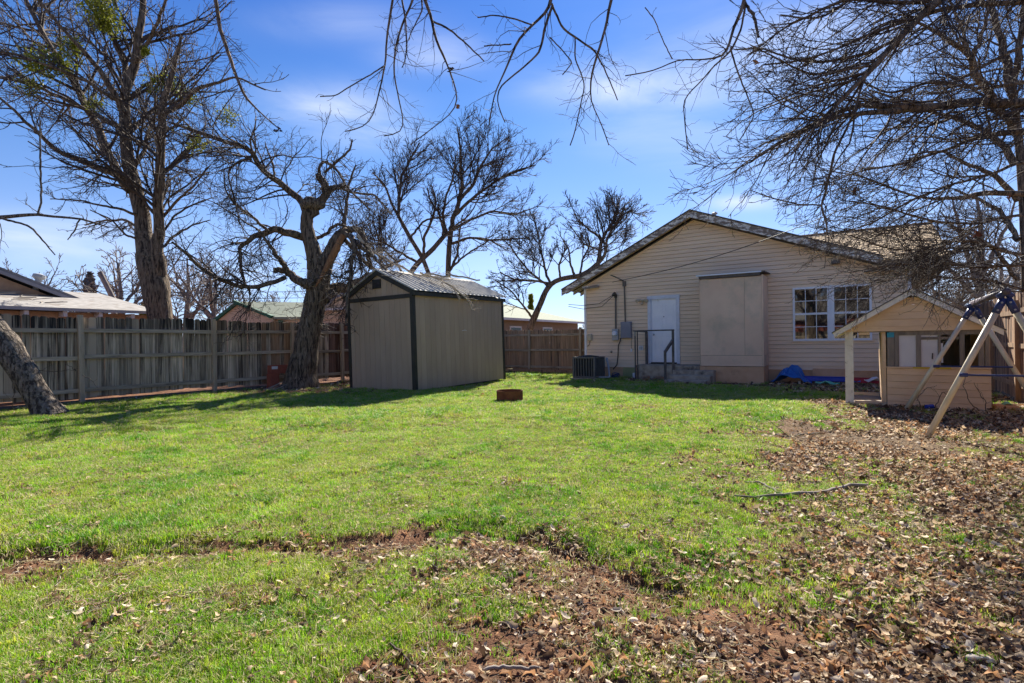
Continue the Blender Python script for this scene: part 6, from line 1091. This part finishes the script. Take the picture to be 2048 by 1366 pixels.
for i, (px, d, kd, lab) in enumerate(spots):
    q = W(px, 690, d); x, y = q[0], q[1]
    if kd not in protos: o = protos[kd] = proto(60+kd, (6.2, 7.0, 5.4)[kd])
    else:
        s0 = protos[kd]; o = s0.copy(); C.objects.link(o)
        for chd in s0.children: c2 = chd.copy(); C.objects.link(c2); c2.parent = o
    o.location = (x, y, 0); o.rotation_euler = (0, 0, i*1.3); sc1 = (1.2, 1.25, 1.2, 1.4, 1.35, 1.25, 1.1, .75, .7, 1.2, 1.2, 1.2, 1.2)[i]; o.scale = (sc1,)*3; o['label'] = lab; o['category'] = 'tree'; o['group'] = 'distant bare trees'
# trees behind the viewer (their dark limbs show in the window panes)
for i, (x, y, lab) in enumerate(((-3.0, -8.6, 'bare tree behind the viewer left of the red sided house'), (1.6, -8.0, 'bare tree behind the viewer right of the red sided house'))):
    s0 = protos[i]; o = s0.copy(); C.objects.link(o)
    for chd in s0.children: c2 = chd.copy(); C.objects.link(c2); c2.parent = o
    o.location = (x, y, 0); o.scale = (1.2,)*3; o['label'] = lab; o['category'] = 'tree'; o['group'] = 'bare trees behind the viewer'
# evergreen scraps far off
def ever(px, py0, py1, d, wpx, seed, lab, mat='mistle'):
    g = np.random.default_rng(seed); a, b = W(px, py0, d), W(px, py1, d); n = 1500; root = thing('distant_evergreen', lab, 'tree', (b[0], b[1], 0)); off = np.array((b[0], b[1], 0)); h = a[2]; t = g.uniform(.12, 1, n); r = wpx*d/F*(1-t)**.7*np.sqrt(g.uniform(0, 1, n)); q = g.uniform(0, 6.28, n); p = np.stack([r*np.cos(q), r*np.sin(q), t*h], -1)
    u = g.normal(size=(n, 3))*.13; w = g.normal(size=(n, 3))*.09; V = np.stack([p-u, p+w, p+u, p-w], 1).reshape(-1, 3); link('foliage', npmesh('foliage', V, np.arange(4*n).reshape(-1, 4), mat, False), root, kind='stuff'); v, f = tubes(np.array([[(0, 0, 0), (0, 0, h*.5), (0, 0, h)]], float), np.array([[.12, .08, .02]]), 6); link('trunk', npmesh('trunk', v, f, 'farbark'), root)
ever(180, 545, 640, 45, 34, 1, 'brownish distant conifer above the outbuilding roof near the leaning pole', 'farbark'); ever(290, 606, 650, 42, 26, 2, 'small distant evergreen left of the tall mistletoe tree trunk'); ever(1062, 590, 640, 50, 9, 4, 'dark small distant conifer over the pale hipped roof')
# fallen branches and weeds
def fallen(pts, label, seed, mat='farbark', z=.02, kids=True):
    P, R = [], []
    for px, py, w in pts: x, y = gpx(px, py); P.append((x, y, gh(x, y)+z)); R.append(w*math.hypot(x, y)/F/2)
    Q, r = resample(P, R, 18, .25, seed); root = thing('fallen_branch', label, 'branch', P[0]); off = np.array(rootloc(root)); v, f = tubes((Q-off)[None], r[None], 6); link('stem', npmesh('stem', v, f, mat), root)
    g = np.random.default_rng(seed)
    if kids:
        Q2, r2 = spawn(g, Q[None], r[None], .2, .15, .4, (25, 60), 6, .15, (0, 0, -.02), rk=.6, rmin=.003, taper=.006, lmax=.5); Q2[:, :, 2] = np.maximum(Q2[:, :, 2], gz(Q2[:, :, 0], Q2[:, :, 1])+.01)
        if len(Q2): v, f = tubes(Q2-off, r2, 4); link('side_twigs', npmesh('side_twigs', v, f, mat), root, kind='stuff')
fallen([(1735, 975, 5), (1700, 974, 6), (1665, 985, 7), (1650, 990, 7), (1600, 994, 6), (1560, 999, 5), (1520, 998, 4), (1470, 998, 3)], 'long grey fallen branch lying on the leafy grass at right', 5, z=.035)
fallen([(1568, 998, 4), (1545, 985, 4), (1520, 972, 3), (1490, 970, 2)], 'fallen side branch forking up left from the long grey one', 6, z=.03, kids=False)
fallen([(1640, 872, 3), (1570, 880, 3), (1540, 872, 2), (1500, 860, 2)], 'thin dark fallen branch on the grass nearer the playhouse', 7, 'twig')
fallen([(965, 1338, 7), (1010, 1336, 8), (1060, 1338, 7), (1085, 1342, 4)], 'short thick stick on the red soil at the bottom centre', 8, kids=False)
fallen([(780, 1310, 4), (820, 1340, 5), (850, 1366, 5)], 'thin stick on the red soil at the bottom left of centre', 9, 'twig', kids=False)
# shoots climbing at the playhouse front and by the left fence
for nm, lab, segs in (('bare_shoots', 'thin bare dark shoots growing against the playhouse front', [([(1855, 824), (1830, 800), (1845, 780), (1870, 775)], 9.0), ([(1960, 824), (1935, 800), (1925, 775), (1930, 750), (1935, 735)], 8.45), ([(1972, 822), (1970, 795), (1955, 780), (1950, 765)], 8.5), ([(1865, 822), (1880, 795), (1885, 780), (1905, 798)], 8.9)]),
                      ('bare_shoots', 'thin dead twigs sprouting in front of the left fence by the leaning trunk', [([(75, 740), (110, 742), (150, 742)], 10.6), ([(165, 750), (185, 760), (195, 775)], 11.3), ([(25, 815), (27, 780), (22, 740)], 10.2), ([(150, 742), (140, 733), (133, 728)], 10.6)])):
    Pl = [resample([W(a, b, d) for a, b in s], [.007]*len(s), 12, .8, i+3) for i, (s, d) in enumerate(segs)]
    root = thing(nm, lab, 'shoots', tuple(Pl[0][0][0])); off = np.array(rootloc(root)); P = np.stack([p[0] for p in Pl]); R = np.stack([p[1]*np.linspace(1, .4, 12) for p in Pl]); g = np.random.default_rng(3)
    for k in range(len(P)): v, f = tubes(P[k:k+1]-off, R[k:k+1], 5); link('stem', npmesh('stem', v, f, 'twig'), root)
    Q, r = spawn(g, P, R, .12, .2, .5, (30, 70), 6, .2, (0, 0, .02), rmin=.0025, taper=.004, lmax=.3); 
    if len(Q): v, f = tubes(Q-off, r, 3); link('side_twigs', npmesh('side_twigs', v, f, 'twig'), root, kind='stuff')
print('objects', len(bpy.data.objects), 'tris', sum(len(m.polygons)*2 for m in bpy.data.meshes))
